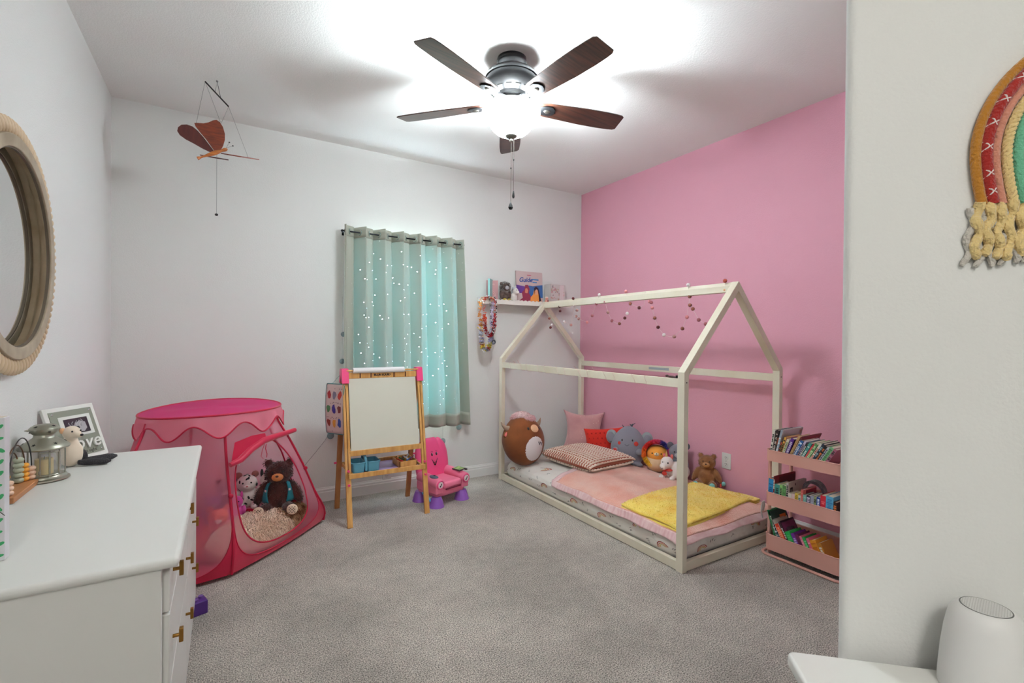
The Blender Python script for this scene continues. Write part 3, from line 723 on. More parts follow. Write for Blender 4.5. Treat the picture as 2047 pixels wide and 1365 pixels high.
# ------------------------------------------------------------------ soft toys on the bed
BLK = mat('toy_black', (22, 20, 22), .35); RED = mat('toy_red_felt', (206, 66, 58), .9)
def on_ell(c, r, x, z, off=0):
    k = max(0, 1-((x-c[0])/r[0])**2-((z-c[2])/r[2])**2); return Vector((x, c[1]-r[1]*math.sqrt(k)-off, z))
def smile(parent, c, r, x0, z0, wd, dp, m, th=.0012, name='mouth', rx=0):
    b = MB(); b.tube([on_ell(c, r, x0+wd*(k/10-.5), z0-dp*(1-(k/5-1)**2), .001) for k in range(11)], th, 5); return b.build(name, m, parent)
def dot(parent, name, c, r, x, z, s_, m, flat=.4, sz=None):
    p = on_ell(c, r, x, z); b = MB()
    n = Vector(((p.x-c[0])/r[0]**2, (p.y-c[1])/r[1]**2, (p.z-c[2])/r[2]**2)).normalized()
    q = Vector((0,-1,0)).rotation_difference(n).to_matrix().to_4x4()
    b.ell(p, (s_, s_*flat, sz or s_), 14, 8, rot=q); return b.build(name, m, parent)
def bull():
    t = thing('plush_bull', 'round brown plush bull with horns and cream snout patch leaning at the bed head', 'soft toy', (2.205, 3.44, .385), face_cam(2.2, 3.44)+.62)
    t.rotation_euler[1] = 0; t.rotation_euler[0] = -.24
    br = mat('brown_velboa', (138, 76, 34), .9, sheen=.1, col2=(112, 56, 22), nscale=5, bump=.1, bscale=60)
    c, r = (0,0,0), (.190, .165, .215)
    b = MB(); b.ell(c, r, 40, 28, fn=lambda v: Vector((v.x*(1-.22*max(0, v.z/.215)**2), v.y, v.z))); body = b.build('body', br, t)
    r = (.190*.94, .165, .215)
    cr = mat('cream_velboa', (224, 212, 212), .9, sheen=.3)
    def patch(cx, cz, rx, rz, name, m, off, par=t):
        b = MB(); vs = [on_ell(c, r, cx, cz, off)]; fs = []
        R_, A_ = 6, 28
        for i in range(1, R_+1):
            for j in range(A_):
                th = 2*PI*j/A_; vs.append(on_ell(c, r, cx+rx*i/R_*math.cos(th), cz+rz*i/R_*math.sin(th), off*(1-(i/R_)**4*1.3)))
        fs += [(0, 1+j, 1+(j+1) % A_) for j in range(A_)]
        for i in range(R_-1):
            for j in range(A_): fs.append((1+i*A_+j, 1+(i+1)*A_+j, 1+(i+1)*A_+(j+1) % A_, 1+i*A_+(j+1) % A_))
        b.add(vs, fs); return b.build(name, m, par, auto=False)
    patch(.015, -.085, .118, .108, 'belly_patch', cr, .006)
    sn = patch(.030, .082, .046, .036, 'snout', mat('tan_velboa', (226, 176, 138), .9), .012)
    for sx in (-1, 1): dot(sn, 'nostril', c, (r[0], r[1]+.011, r[2]), .030+.014*sx, .084, .004, mat('nostril_brown', (120, 70, 60), .8))
    dot(t, 'eye', c, r, -.036, .086, .010, BLK, .5, .014); dot(t, 'eye', c, r, .088, .078, .010, BLK, .5, .014)
    for k, (x, z) in enumerate(((.035, -.03), (.060, -.035))):
        b = MB(); b.tube([on_ell(c, r, x, z, .008), on_ell(c, r, x+.012, z-.03, .008)], .0022, 5); b.tube([on_ell(c, r, x+.02, z-.002, .008), on_ell(c, r, x+.010, z-.028, .008)], .0022, 5); b.build('hoof_stitching', mat('stitch_grey', (70,66,74), .8), t)
    # hair tuft, horns and ears
    b = MB(); rn = random.Random(1)
    b.ell((.0, .0, .190), (.085, .085, .05), 22, 12, rot=Matrix.Rotation(.15, 4, 'Y')); b.ell((.03, -.075, .165), (.06, .045, .035), 18, 10)
    tu = b.build('hair_tuft', mat('pink_cream_fleece', (236, 206, 204), .95, col2=(226, 152, 164), nscale=6, bump=.8, bscale=90), t)
    fz = MB(); blades(fz, ell_samples((0,0,.190), (.085,.085,.05), 900, rn)+ell_samples((.03,-.075,.165), (.06,.045,.035), 700, rn), .014, .005, .3, .7, rn)
    f_ = fz.build('curls', mat('pink_cream_fleece'), tu, auto=False); f_['kind'] = 'stuff'
    hn = mat('horn_taupe', (168, 142, 122), .8)
    for sx in (-1, 1):
        b = MB(); pts = [Vector((sx*(.13+.028*k-(.002*k*k)), -.01, .105+.002*k+.0035*k*k)) for k in range(5)]; b.tube(pts, [.026, .023, .018, .011, .002], 12); b.build('horn', hn, t)
        b = MB(); b.ell((sx*.165, -.008, .065), (.040, .014, .026), 16, 10, rot=Matrix.Rotation(sx*.5, 4, 'Y')); e_ = b.build('ear', br, t)
        b = MB(); b.ell((sx*.168, -.018, .063), (.030, .008, .018), 14, 8, rot=Matrix.Rotation(sx*.5, 4, 'Y')); b.build('inner_ear', mat('coral_felt', (232, 118, 112), .9), e_)
bull()
def elephant():
    t = thing('plush_elephant', 'flat grey plush elephant pillow with red cheeks against the pink wall', 'soft toy', (2.975, 2.965, .345), face_cam(2.975, 2.965)-.15)
    t.rotation_euler[0] = -.16
    g = mat('grey_velboa', (136, 134, 146), .92, sheen=.3, bump=.1, bscale=70); gl = mat('grey_green_velboa', (150, 156, 158), .92, sheen=.3)
    c, r = (0, 0, 0), (.150, .075, .165)
    b = MB(); b.ell(c, r, 40, 26, fn=lambda v: Vector((v.x*(1-.20*(v.z/.165) if v.z > 0 else 1+.10*min(1, -v.z/.1)), v.y, v.z)))
    b.ell((-.075, -.03, -.15), (.05,.05,.022), 16, 10); b.ell((.08, -.03, -.15), (.05,.05,.022), 16, 10)
    b.build('body', g, t, remesh=.007)
    for sx in (-1, 1):
        b = MB(); b.ell((sx*.150, .015, .065), (.048, .022, .060), 20, 12); e = b.build('ear', gl, t)
        b = MB(); b.ell((sx*.155, .000, .060), (.034, .014, .044), 18, 10); b.build('inner_ear', g, e)
        b = MB(); b.ell((sx*.10, -.060, -.045), (.030, .022, .028), 16, 10); b.build('paw', g, t)
    rr = (.150*.95, .078, .165)
    dot(t, 'eye', c, rr, -.045, .045, .0062, BLK, .5, .009); dot(t, 'eye', c, rr, .042, .048, .0062, BLK, .5, .009)
    dot(t, 'cheek', c, rr, -.068, .018, .014, RED, .2); dot(t, 'cheek', c, rr, .072, .022, .019, RED, .2)
    b = MB(); b.ell((-.100, -.083, -.043), (.017, .004, .017), 14, 8); b.build('paw_patch', RED, t)
    smile(t, c, rr, -.002, .012, .034, .012, BLK)
    b = MB()
    for a_, l_ in ((-.6, .03), (.3, .034), (.9, .04)): b.tube([(.02, 0, .158), (.02+l_*.4*math.sin(a_), 0, .158+l_*.6), (.02+l_*math.sin(a_), -.004, .158+l_*.85)], [.006, .005, .002], 6)
    b.tube([(-.045, 0, .150), (-.060, -.002, .172)], [.006, .002], 6); b.build('hair_tuft', mat('dark_grey_felt', (98, 96, 106), .9), t)
elephant()
def lion():
    t = thing('plush_lion', 'small plush lion with a rainbow mane beside the grey elephant', 'soft toy', (3.020, 2.690, .180), face_cam(3.02, 2.69)-.05)
    t.rotation_euler[0] = -.10
    cr = mat('lion_cream', (236, 204, 162), .92, sheen=.3); orm = mat('lion_orange', (248, 164, 62), .92, sheen=.3)
    b = MB(); b.ell((0,0,.085), (.095,.08,.085), 30, 20); b.build('body', cr, t)
    b = MB(); c = (0,-.01,.145); r = (.088,.078,.072); b.ell(c, r, 30, 20); b.ell((-.055,-.05,.07), (.02,.02,.02)); b.build('head', orm, t, remesh=.006)
    rn = random.Random(4)
    zones = [('yellow_mane', (250, 200, 60), PI*1.10, PI*1.35), ('gold_mane', (250, 176, 50), -PI*.35, -PI*.14), ('red_mane', (236, 56, 48), PI*.62, PI*.90), ('orange_mane', (250, 120, 44), PI*.88, PI*1.12), ('pink_mane', (238, 74, 110), PI*.42, PI*.64), ('blue_mane', (68, 62, 150), PI*.16, PI*.44), ('magenta_mane', (196, 60, 120), -PI*.16, PI*.17)]
    for nm, col, a0, a1 in zones:
        s_ = []
        for _ in range(900):
            th = rn.uniform(a0, a1); f_ = rn.uniform(-.5, 1); rr = 1.0
            p = Vector((math.cos(th)*.086*rr*math.sqrt(1-max(0, -f_)**2), -.022-f_*.045, .150+math.sin(th)*.082*rr*math.sqrt(1-max(0, -f_)**2)))
            s_.append((p, Vector((math.cos(th), -f_*.6, math.sin(th))).normalized()))
        b = MB(); blades(b, s_, .038, .0055, .15, .5, rn); o = b.build(nm, mat(nm, col, .9), t, auto=False); o['kind'] = 'stuff'
    cc = (0,-.01,.145); dot(t, 'eye', cc, r, -.035, .155, .0058, BLK, .5); dot(t, 'eye', cc, r, .035, .155, .0058, BLK, .5)
    b = MB(); b.ell((0,-.088,.150), (.020,.010,.014), 14, 8); mz = b.build('muzzle', mat('muzzle_cream', (248, 226, 190), .9), t)
    b = MB(); b.ell((0,-.099,.155), (.0055,.004,.004), 10, 6); b.build('nose', BLK, mz)
    smile(mz, (0,-.01,.145), (.088,.090,.072), 0, .146, .016, .005, BLK)
lion()
def unicorn():
    t = thing('plush_unicorn', 'white plush unicorn with a red scarf, half hidden behind the front bed post', 'soft toy', (2.955, 2.475, .185), face_cam(2.955, 2.475)-.35)
    wh = mat('white_plush', (238, 228, 222), .92, sheen=.3)
    b = MB(); b.ell((0.03,0.02,.065), (.09,.07,.07), 22, 14); b.ell((-.035,-.03,.125), (.048,.05,.05), 20, 14); b.ell((-.045,-.075,.105), (.030,.032,.028), 16, 10)
    for sx in (-1, 1): b.ell((sx*.04-.02,-.07,.02), (.022,.035,.020), 14, 8)
    b.build('body', wh, t, remesh=.006)
    b = MB(); b.lathe([(0,.055),(.004,.045),(.012,0)], 12, (-.04,-.03,.165)); b.build('horn', mat('horn_gold', (224, 178, 110), .5, metal=.4), t)
    for sx in (-1, 1): b = MB(); b.ell((sx*.030-.035,-.01,.172), (.011,.008,.020), 10, 8); b.build('ear', mat('coral_felt'), t)
    dot(t, 'eye', (-.035,-.03,.125), (.048,.05,.05), -.052, .135, .006, BLK); dot(t, 'eye', (-.035,-.03,.125), (.048,.05,.05), -.012, .135, .006, BLK)
    b = MB(); b.ell((-.03,-.045,.078), (.045,.035,.013), 18, 8); b.ell((-.035,-.082,.055), (.020,.010,.016), 12, 8); b.build('scarf', RED, t)
    b = MB(); b.tube([(-.058,-.104,.100),(-.048,-.108,.094),(-.038,-.106,.098)], .0014, 5); b.build('mouth', BLK, t)
unicorn()
def grey_toy():
    t = thing('plush_raccoon', 'grey plush toy with a dark crest sitting behind the white unicorn', 'soft toy', (3.045, 2.500, .180), face_cam(3.045, 2.5))
    g = mat('mid_grey_plush', (120, 118, 128), .92, sheen=.3)
    b = MB(); b.ell((0,0,.09), (.08,.07,.09), 22, 14); b.ell((0,-.01,.20), (.072,.06,.062), 22, 14); b.build('body', g, t, remesh=.007)
    for sx in (-1, 1):
        b = MB(); b.ell((sx*.060,0,.245), (.026,.014,.028), 12, 8); b.build('ear', mat('dark_grey_felt'), t)
        dot(t, 'eye', (0,-.01,.2), (.072,.06,.062), sx*.028, .21, .006, BLK)
    b = MB(); b.ell((0,-.065,.185), (.028,.018,.020), 14, 8); b.build('muzzle', mat('light_grey_plush', (178,176,182), .9), t)
    b = MB(); b.ell((.035,0,.25), (.025,.025,.02), 12, 8); b.build('crest', mat('near_black_plush', (52, 48, 56), .9), t)
grey_toy()
def teddy(name, label, loc, rz, S, fur, muz, dark=False, extras=None, lean=-.08, group=None):
    t = thing(name, label, 'soft toy', loc, rz); t.scale = (S, S, S); t.rotation_euler[0] = lean
    b = MB()
    b.ell((0,0,.090), (.075,.062,.090), 26, 18); b.ell((0,-.012,.215), (.070,.062,.062), 28, 20)
    for sx in (-1, 1):
        b.ell((sx*.054,0,.268), (.024,.014,.024), 14, 10)
        R_ = Matrix.Rotation(sx*.55, 4, 'Y') @ Matrix.Rotation(-.25, 4, 'X')
        b.ell((sx*.088,-.012,.105), (.027,.027,.070), 16, 12, rot=Matrix.Rotation(-sx*.42, 4, 'Y'))
        b.ell((sx*.058,-.070,.032), (.034,.062,.032), 16, 12, rot=Matrix.Rotation(sx*.35, 4, 'Z'))
    b.build('body', fur, t, remesh=.0065)
    rn = random.Random(8); fz = MB()
    s_ = ell_samples((0,0,.090), (.074,.061,.089), 900, rn)+ell_samples((0,-.012,.215), (.069,.061,.061), 900, rn, keep=lambda p: not (abs(p.x) < .032 and .18 < p.z < .222 and p.y < -.03))
    for sx in (-1, 1): s_ += ell_samples((sx*.088,-.012,.105), (.026,.026,.069), 300, rn, rot=Matrix.Rotation(-sx*.42, 4, 'Y'))+ell_samples((sx*.058,-.070,.032), (.033,.061,.031), 260, rn, rot=Matrix.Rotation(sx*.35, 4, 'Z'))+ell_samples((sx*.054,0,.268), (.024,.014,.024), 120, rn)
    blades(fz, s_, .0075 if not dark else .011, .0028, .3, .8, rn); f_ = fz.build('fur', fur, t, auto=False); f_['kind'] = 'stuff'
    b = MB(); b.ell((0,-.068,.200), (.030,.022,.022), 18, 12); mz = b.build('muzzle', muz, t)
    b = MB(); b.ell((0,-.090,.208), (.0085,.006,.006), 12, 8); b.build('nose', mat('nose_brown', (66, 34, 28), .4), mz)
    for sx in (-1, 1):
        dot(t, 'eye', (0,-.012,.215), (.070,.062,.062), sx*.026, .228, .0052, BLK)
    if extras: extras(t)
    return t
def bear_extras(t):
    tl = mat('aqua_plush', (124, 186, 188), .9, sheen=.3)
    for x, y in ((-.075,-.128), (.058,-.128)): b = MB(); b.ell((x, y, .034), (.026,.010,.026), 14, 8, rot=Matrix.Rotation(.3*(1 if x > 0 else -1), 4, 'Z')); b.build('paw_pad', tl, t)
    b = MB(); b.ell((.140,-.035,.050), (.017,.017,.020), 12, 8); b.build('hand_pad', tl, t)
    b = MB(); b.box(.112,.124,-.046,-.040,.02,.05); b.build('tag', RED, t)
teddy('plush_bear', 'small light brown teddy bear with aqua paws below the wall outlet', (3.035, 2.235, .180), face_cam(3.035, 2.235)-.12, .83, mat('tan_bear_fur', (158, 106, 66), .95, sheen=.3, col2=(136, 88, 54), nscale=20), mat('tan_bear_muzzle', (176, 124, 82), .9), extras=bear_extras)

# ------------------------------------------------------------------ book cart
CXC, CYC = 2.735, 1.205
def rring(x0, x1, y0, y1, r, n=6):
    out = []
    for cx, cy, a in ((x1-r, y0+r, -PI/2), (x1-r, y1-r, 0), (x0+r, y1-r, PI/2), (x0+r, y0+r, PI)):
        for k in range(n+1): th = a+PI/2*k/n; out.append((cx+r*math.cos(th), cy+r*math.sin(th)))
    return out
def cart():
    t = thing('book_cart', 'pink metal three-tier rolling cart filled with books', 'cart', (CXC, CYC, 0))
    m = mat('salmon_powder_coat', (222, 164, 150), .5)
    W, Lg = .300, .418
    for z0, z1 in ((.552,.614),(.292,.367),(.032,.122)):
        b = MB(); o = rring(0, W, 0, Lg, .035); i = rring(.004, W-.004, .004, Lg-.004, .031); n = len(o)
        vs = [(x,y,z0) for x,y in o]+[(x,y,z1) for x,y in o]+[(x,y,z1) for x,y in i]+[(x,y,z0+.003) for x,y in i]
        fs = [tuple(range(n))[::-1], tuple(3*n+k for k in range(n))]
        for k in range(n):
            k2 = (k+1) % n; fs += [(k,k2,n+k2,n+k),(n+k,n+k2,2*n+k2,2*n+k),(2*n+k,2*n+k2,3*n+k2,3*n+k)]
        b.add(vs, fs); tr = b.build('tray', m, t)
        b = MB(); b.tube([(x,y,z1) for x,y in o], .0028, 6, closed=True); b.build('rolled_rim', m, tr)
    for x in (.036, W-.036):
        for y in (.012, Lg-.012):
            b = MB(); b.tube([(x,y,.004),(x,y,.560)], .0095, 14); b.build('post', m, t)
    b = MB(); b.tube([(x,y,.008) for x,y in rring(-.014, W+.014, -.01, Lg+.016, .045, 8)], .008, 8, closed=True); b.build('base_frame', m, t)
cart()
PAGES = mat('book_pages', (230, 220, 200), .85, col2=(206, 194, 172), nscale=300, nstretch=(1, 20, 1)); INK = mat('spine_ink', (34, 32, 36), .6); GILT = mat('spine_light', (238, 232, 220), .6)
def book(label, ybase, z, lean, th, h, d, col, title=None, cover=None, group=None, x0=0, stripes=1):
    """spine faces -X; ybase = y of the lower edge nearest the camera end; lean > 0 tips the top towards -Y"""
    t = thing('book', label, 'book', (CXC+.016+x0, ybase, z), 0, group); t.rotation_euler = (lean, 0, 0)
    cm = mat('cover_%02x%02x%02x' % col, col, .45)
    b = MB(); e = .0012
    b.box(0, d, 0, e, 0, h); b.box(0, d, th-e, th, 0, h); b.box(0, e, e, th-e, 0, h); b.build('cover', cm, t, smooth=False)
    b = MB(); b.box(e, d-.004, e, th-e, .003, h-.003); b.build('pages', PAGES, t, smooth=False)
    tm = mat('tint_%02x%02x%02x' % title, title, .5) if title else (INK if sum(col) > 380 else GILT)
    rn = random.Random(int(ybase*9999)+int(z*100)); b = MB(); zz = h*.12
    while zz < h*.86:
        l_ = rn.uniform(.004, .011); wv = th*rn.uniform(.22, .42)
        if rn.random() < .85: b.box(-.0006, .0, th/2-wv, th/2+wv, zz, zz+l_)
        zz += l_+.0028
    if b.v: b.build('title_lettering', tm, t, smooth=False)
    if cover:
        for (c2, a0, a1, q0, q1) in cover:
            b = MB(); b.box(d*a0, d*a1, -.0005, 0, h*q0, h*q1); b.build('cover_picture', mat('tint_%02x%02x%02x' % c2, c2, .5), t, smooth=False)
    return t
R = math.radians
top_ = [ # label, colour, thickness, height, depth, lean, title colour, cover
 ('tall white book with dark lettering, first on the left of the top tray', (226,220,208), .014, .180, .16, 8, None, [((60,56,60),.02,.98,.93,.98)]),
 ('tall black-spined book with an orange corner, second on the top tray', (46,36,36), .017, .182, .17, 10, (220,200,190), [((222,110,60),.0,.5,.5,.75)]),
 ('tall pale blue book whose colourful cover sticks up behind the others', (168,184,204), .013, .190, .215, 13, (240,240,240), [((206,196,200),0,1,.0,1),((228,172,62),.05,.42,.3,.74),((108,136,186),.42,.75,.66,.80),((190,70,66),.25,.85,.5,.66),((226,140,52),.86,.97,.80,.93),((70,60,60),.93,1,.9,.99)]),
 ('slim black book with orange marks between pale blue and yellow spines', (44,38,40), .009, .13, .13, 15, (222,96,70), None),
 ('slim yellow and orange book left of the cream one on the top tray', (232,176,78), .012, .150, .16, 16, None, [((220,150,110),0,1,.7,1)]),
 ('cream-spined book left of the purple book', (228,218,190), .016, .140, .17, 18, (120,150,90), None),
 ('purple-spined book with white lettering on the top tray', (92,44,142), .021, .148, .15, 20, (226,214,238), [((52,34,62),.05,1,.05,.95)]),
 ('tan book right of the purple one, standing taller', (196,158,108), .014, .175, .12, 23, (170,130,84), None),
 ('dark red thin book whose cover rises over the top tray', (122,36,44), .006, .182, .21, 24, None, [((150,40,52),.1,.9,.3,.97),((190,120,130),.75,.86,.72,.9)]),
 ('blue-spined book with pale lettering on the top tray', (46,104,176), .017, .150, .15, 24, (220,228,240), None),
 ('lilac-spined book right of the blue one', (206,188,214), .012, .155, .15, 25, (60,50,70), None),
 ('black book with white marks right of the lilac spine', (36,38,40), .010, .140, .15, 26, None, [((110,150,140),.1,.9,.3,.9)]),
 ('teal-spined book left of the thin red one', (70,150,140), .016, .148, .16, 27, (214,226,220), [((60,60,66),.1,1,.6,.98)]),
 ('thin red book with a plain spine on the top tray', (190,40,50), .009, .152, .16, 28, (220,90,90), None),
 ('green book with a patterned spine on the top tray', (96,152,92), .017, .150, .16, 28, (196,222,170), None),
 ('white-spined book between green and navy on the top tray', (226,222,208), .012, .160, .16, 29, (196,110,90), None),
 ('navy book right of the white spine on the top tray', (44,54,72), .014, .160, .16, 29, (150,180,190), None),
 ('black book with orange lettering near the right of the top tray', (34,28,30), .014, .150, .16, 29, (226,120,62), None),
 ('pale grey book with dark lettering near the right of the top tray', (206,206,214), .012, .145, .16, 30, (60,60,90), None),
 ('mint green book near the right end of the top tray', (130,190,136), .020, .145, .16, 30, (70,130,80), None),
 ('mauve book at the right end of the top tray', (176,102,128), .016, .140, .16, 30, None, None)]
y = CYC+.418-.014
for (lb, col, th, h, d, ln, tc, cv) in top_:
    th *= .93; y -= th/math.cos(R(ln)); book(lb, y, .556+th*math.sin(R(ln)), R(ln), th*.97, h*.98, d, col, tc, cv, 'books in the top tray')
    if y < CYC+.03: break
mid_ = [
 ('bright blue book at the left end of the middle tray', (40,140,196), .022, .135, .16, (20,90,150), [((36,44,66),.1,1,.1,.95),((190,120,60),.2,.4,.3,.8)]),
 ('dark red thin book rising behind the left of the middle tray', (128,32,42), .006, .155, .22, None, [((96,30,36),.2,1,.5,.95)]),
 ('teal book with a leaf on the spine in the middle tray', (64,150,140), .022, .112, .13, (30,60,60), None),
 ('light green book in the middle tray', (146,200,120), .012, .116, .13, None, None),
 ('green book beside the grey board book', (86,142,82), .016, .116, .14, (110,170,100), None),
 ('grey board book with a round flower drawing on the front', (200,188,184), .009, .138, .19, None, [((40,38,40),.10,.24,.44,.80),((196,186,182),.13,.21,.52,.72),((60,50,56),.36,.40,.84,.92)]),
 ('white-spined book with dark letters, left of the pink one', (236,228,216), .014, .082, .10, (170,60,60), None),
 ('pink and white book in the middle tray', (238,206,204), .013, .082, .10, (220,100,110), None),
 ('yellow-spined book in the middle tray', (236,212,90), .014, .092, .11, (190,150,40), None),
 ('white book with blue letters under the pink box', (230,230,218), .010, .085, .10, (70,130,140), None),
 ('tall coral pink book behind the white one', (232,110,106), .009, .120, .14, (240,150,140), [((150,36,56),.2,1,.5,.95)]),
 ('pale teal book left of the hair band', (128,190,176), .013, .094, .11, (160,210,200), None),
 ('dark purple book with pale lettering under the hair band', (52,40,72), .016, .096, .12, (214,206,226), None),
 ('lavender grey book in the middle tray', (156,158,178), .013, .100, .14, (176,178,196), None),
 ('olive book right of the lavender grey one', (156,168,116), .010, .100, .14, None, None),
 ('royal blue book with white letters in the middle tray', (36,70,160), .014, .102, .13, (230,236,244), None),
 ('bright red thick book in the middle tray', (206,34,54), .021, .118, .15, (236,110,120), None),
 ('thick sky blue book near the right of the middle tray', (92,170,206), .028, .122, .16, (60,130,180), None),
 ('dark brown book with an orange mark at the right end of the middle tray', (46,34,30), .013, .100, .14, (210,120,60), None)]
y = CYC+.418-.012
for (lb, col, th, h, d, tc, cv) in mid_:
    th *= 1.28; y -= th+.0008; book(lb, y, .296, R(1.5), th, h+.012, d, col, tc, cv, 'books in the middle tray')
    if y < CYC+.035: break
bot_ = [
 ('green book leaning at the left end of the bottom tray', (36,120,76), .013, .150, .15, -17, (70,150,100), None),
 ('dark green picture book with an orange and white cover, bottom tray', (30,74,62), .010, .148, .16, -20, None, [((196,190,184),.06,.75,.45,.80),((220,130,50),.5,.88,.55,.86),((40,54,60),.1,.8,.2,.45)]),
 ('teal-spined book with white marks in the bottom tray', (40,122,140), .016, .112, .12, -26, (220,236,240), None),
 ('white book between teal and red in the bottom tray', (232,226,214), .008, .128, .15, -29, (60,60,80), None),
 ('red and orange book leaning in the bottom tray', (226,66,38), .020, .118, .12, -29, (246,160,120), [((226,214,196),.0,1,.8,1)]),
 ('dark board book with rounded corners and an orange foot, bottom tray', (52,26,40), .010, .128, .14, -28, None, [((120,50,90),.05,.95,.55,.95),((226,150,70),.1,.95,.3,.5),((200,190,200),.25,.75,.68,.80)]),
 ('bright green thick book in the bottom tray', (40,176,84), .024, .100, .12, -28, (80,200,110), None),
 ('violet-spined book in the bottom tray', (122,52,160), .017, .098, .12, -27, (206,180,226), None),
 ('plum-coloured book right of the violet one', (112,36,84), .016, .098, .12, -27, (90,24,60), None),
 ('slim pink book left of the second green one', (228,120,146), .011, .096, .12, -26, (240,160,180), None),
 ('green board book between two pink ones, bottom tray', (38,172,80), .014, .096, .12, -26, (120,220,150), None),
 ('pink board book right of the second green one', (228,104,136), .013, .096, .12, -25, (246,170,190), None),
 ('orange-yellow thick book at the right end of the bottom tray', (228,150,40), .026, .098, .12, -25, (200,110,30), None),
 ('ochre book at the far right of the bottom tray', (196,128,44), .020, .094, .12, -25, None, None)]
y = CYC+.418-.075
for (lb, col, th, h, d, ln, tc, cv) in bot_:
    th *= 1.20; y -= th/math.cos(R(ln)); book(lb, y, .036, R(ln), th*.97, h*1.55, d, col, tc, cv, 'books in the bottom tray')
    if y < CYC+.03: break
t = thing('hair_band', 'wide dark velvet hair band resting on the middle-tray books', 'hair band', (CXC+.095, CYC+.185, .402))
b = MB()
for (r0, r1) in ((.050, .060),):
    n = 28; vs = []; fs = []
    for k in range(n+1):
        th = PI*k/n; wv = .012+.012*math.sin(th)
        for rr in (r0, r1+.004*math.sin(th)):
            for sx in (-1, 1): vs.append((sx*wv, rr*math.cos(th), rr*1.15*math.sin(th)))
    for k in range(n):
        a = k*4; fs += [(a,a+1,a+5,a+4),(a+2,a+6,a+7,a+3),(a,a+4,a+6,a+2),(a+1,a+3,a+7,a+5)]
    fs += [(0,2,3,1),(n*4,n*4+1,n*4+3,n*4+2)]; b.add(vs, fs)
b.build('band', mat('plum_velvet', (64, 44, 58), .6, sheen=.6, bump=.4, bscale=200), t)
# grey fabric tag hanging on the cart's left end
t = thing('cloth_strap', 'grey cloth strap hanging between cart and bed post', 'strap', (CXC+.01, CYC+.432, .30))
b = MB(); b.tube([(0,0,0),(.004,.008,-.03),(-.004,.006,-.07),(.004,.002,-.10)], [.004,.006,.005,.003], 8); b.tube([(.012,0,0),(.020,.004,-.03),(.014,.006,-.06)], [.005,.006,.004], 8); b.build('strap_fabric', mat('grey_strap', (196,184,180), .9), t)
# ------------------------------------------------------------------ curtains
def curtain_mat(tl=.011):
    m = bpy.data.materials.new('teal_grey_pinhole_curtain'); m.use_nodes = True; N = m.node_tree.nodes; L = m.node_tree.links
    b = N['Principled BSDF']; b.inputs['Base Color'].default_value = (*lin((172, 174, 160)), 1); b.inputs['Roughness'].default_value = .7; b.inputs['Sheen Weight'].default_value = .2
    tr = N.new('ShaderNodeBsdfTranslucent'); tr.inputs['Color'].default_value = (*lin((120, 214, 216)), 1)
    mx = N.new('ShaderNodeMixShader'); mx.inputs[0].default_value = tl; L.new(b.outputs[0], mx.inputs[1]); L.new(tr.outputs[0], mx.inputs[2])
    tc = N.new('ShaderNodeTexCoord'); v = N.new('ShaderNodeTexVoronoi'); v.voronoi_dimensions = '2D'; v.inputs['Scale'].default_value = 1; v.inputs['Randomness'].default_value = .85
    mp = N.new('ShaderNodeMapping'); mp.inputs['Scale'].default_value = (11, 13, 1); L.new(tc.outputs['UV'], mp.inputs[0]); L.new(mp.outputs[0], v.inputs['Vector'])
    lt = N.new('ShaderNodeMath'); lt.operation = 'LESS_THAN'; lt.inputs[1].default_value = .021; L.new(v.outputs['Distance'], lt.inputs[0])
    tp = N.new('ShaderNodeBsdfTransparent'); m2 = N.new('ShaderNodeMixShader'); L.new(lt.outputs[0], m2.inputs[0]); L.new(mx.outputs[0], m2.inputs[1]); L.new(tp.outputs[0], m2.inputs[2])
    L.new(m2.outputs[0], N['Material Output'].inputs[0]); return m
m_cur = curtain_mat(.010); m_cur2 = curtain_mat(.022); YR, ZR = 3.762, 2.062
m_ring = mat('chrome_grommet', (190, 214, 216), .2, metal=1)
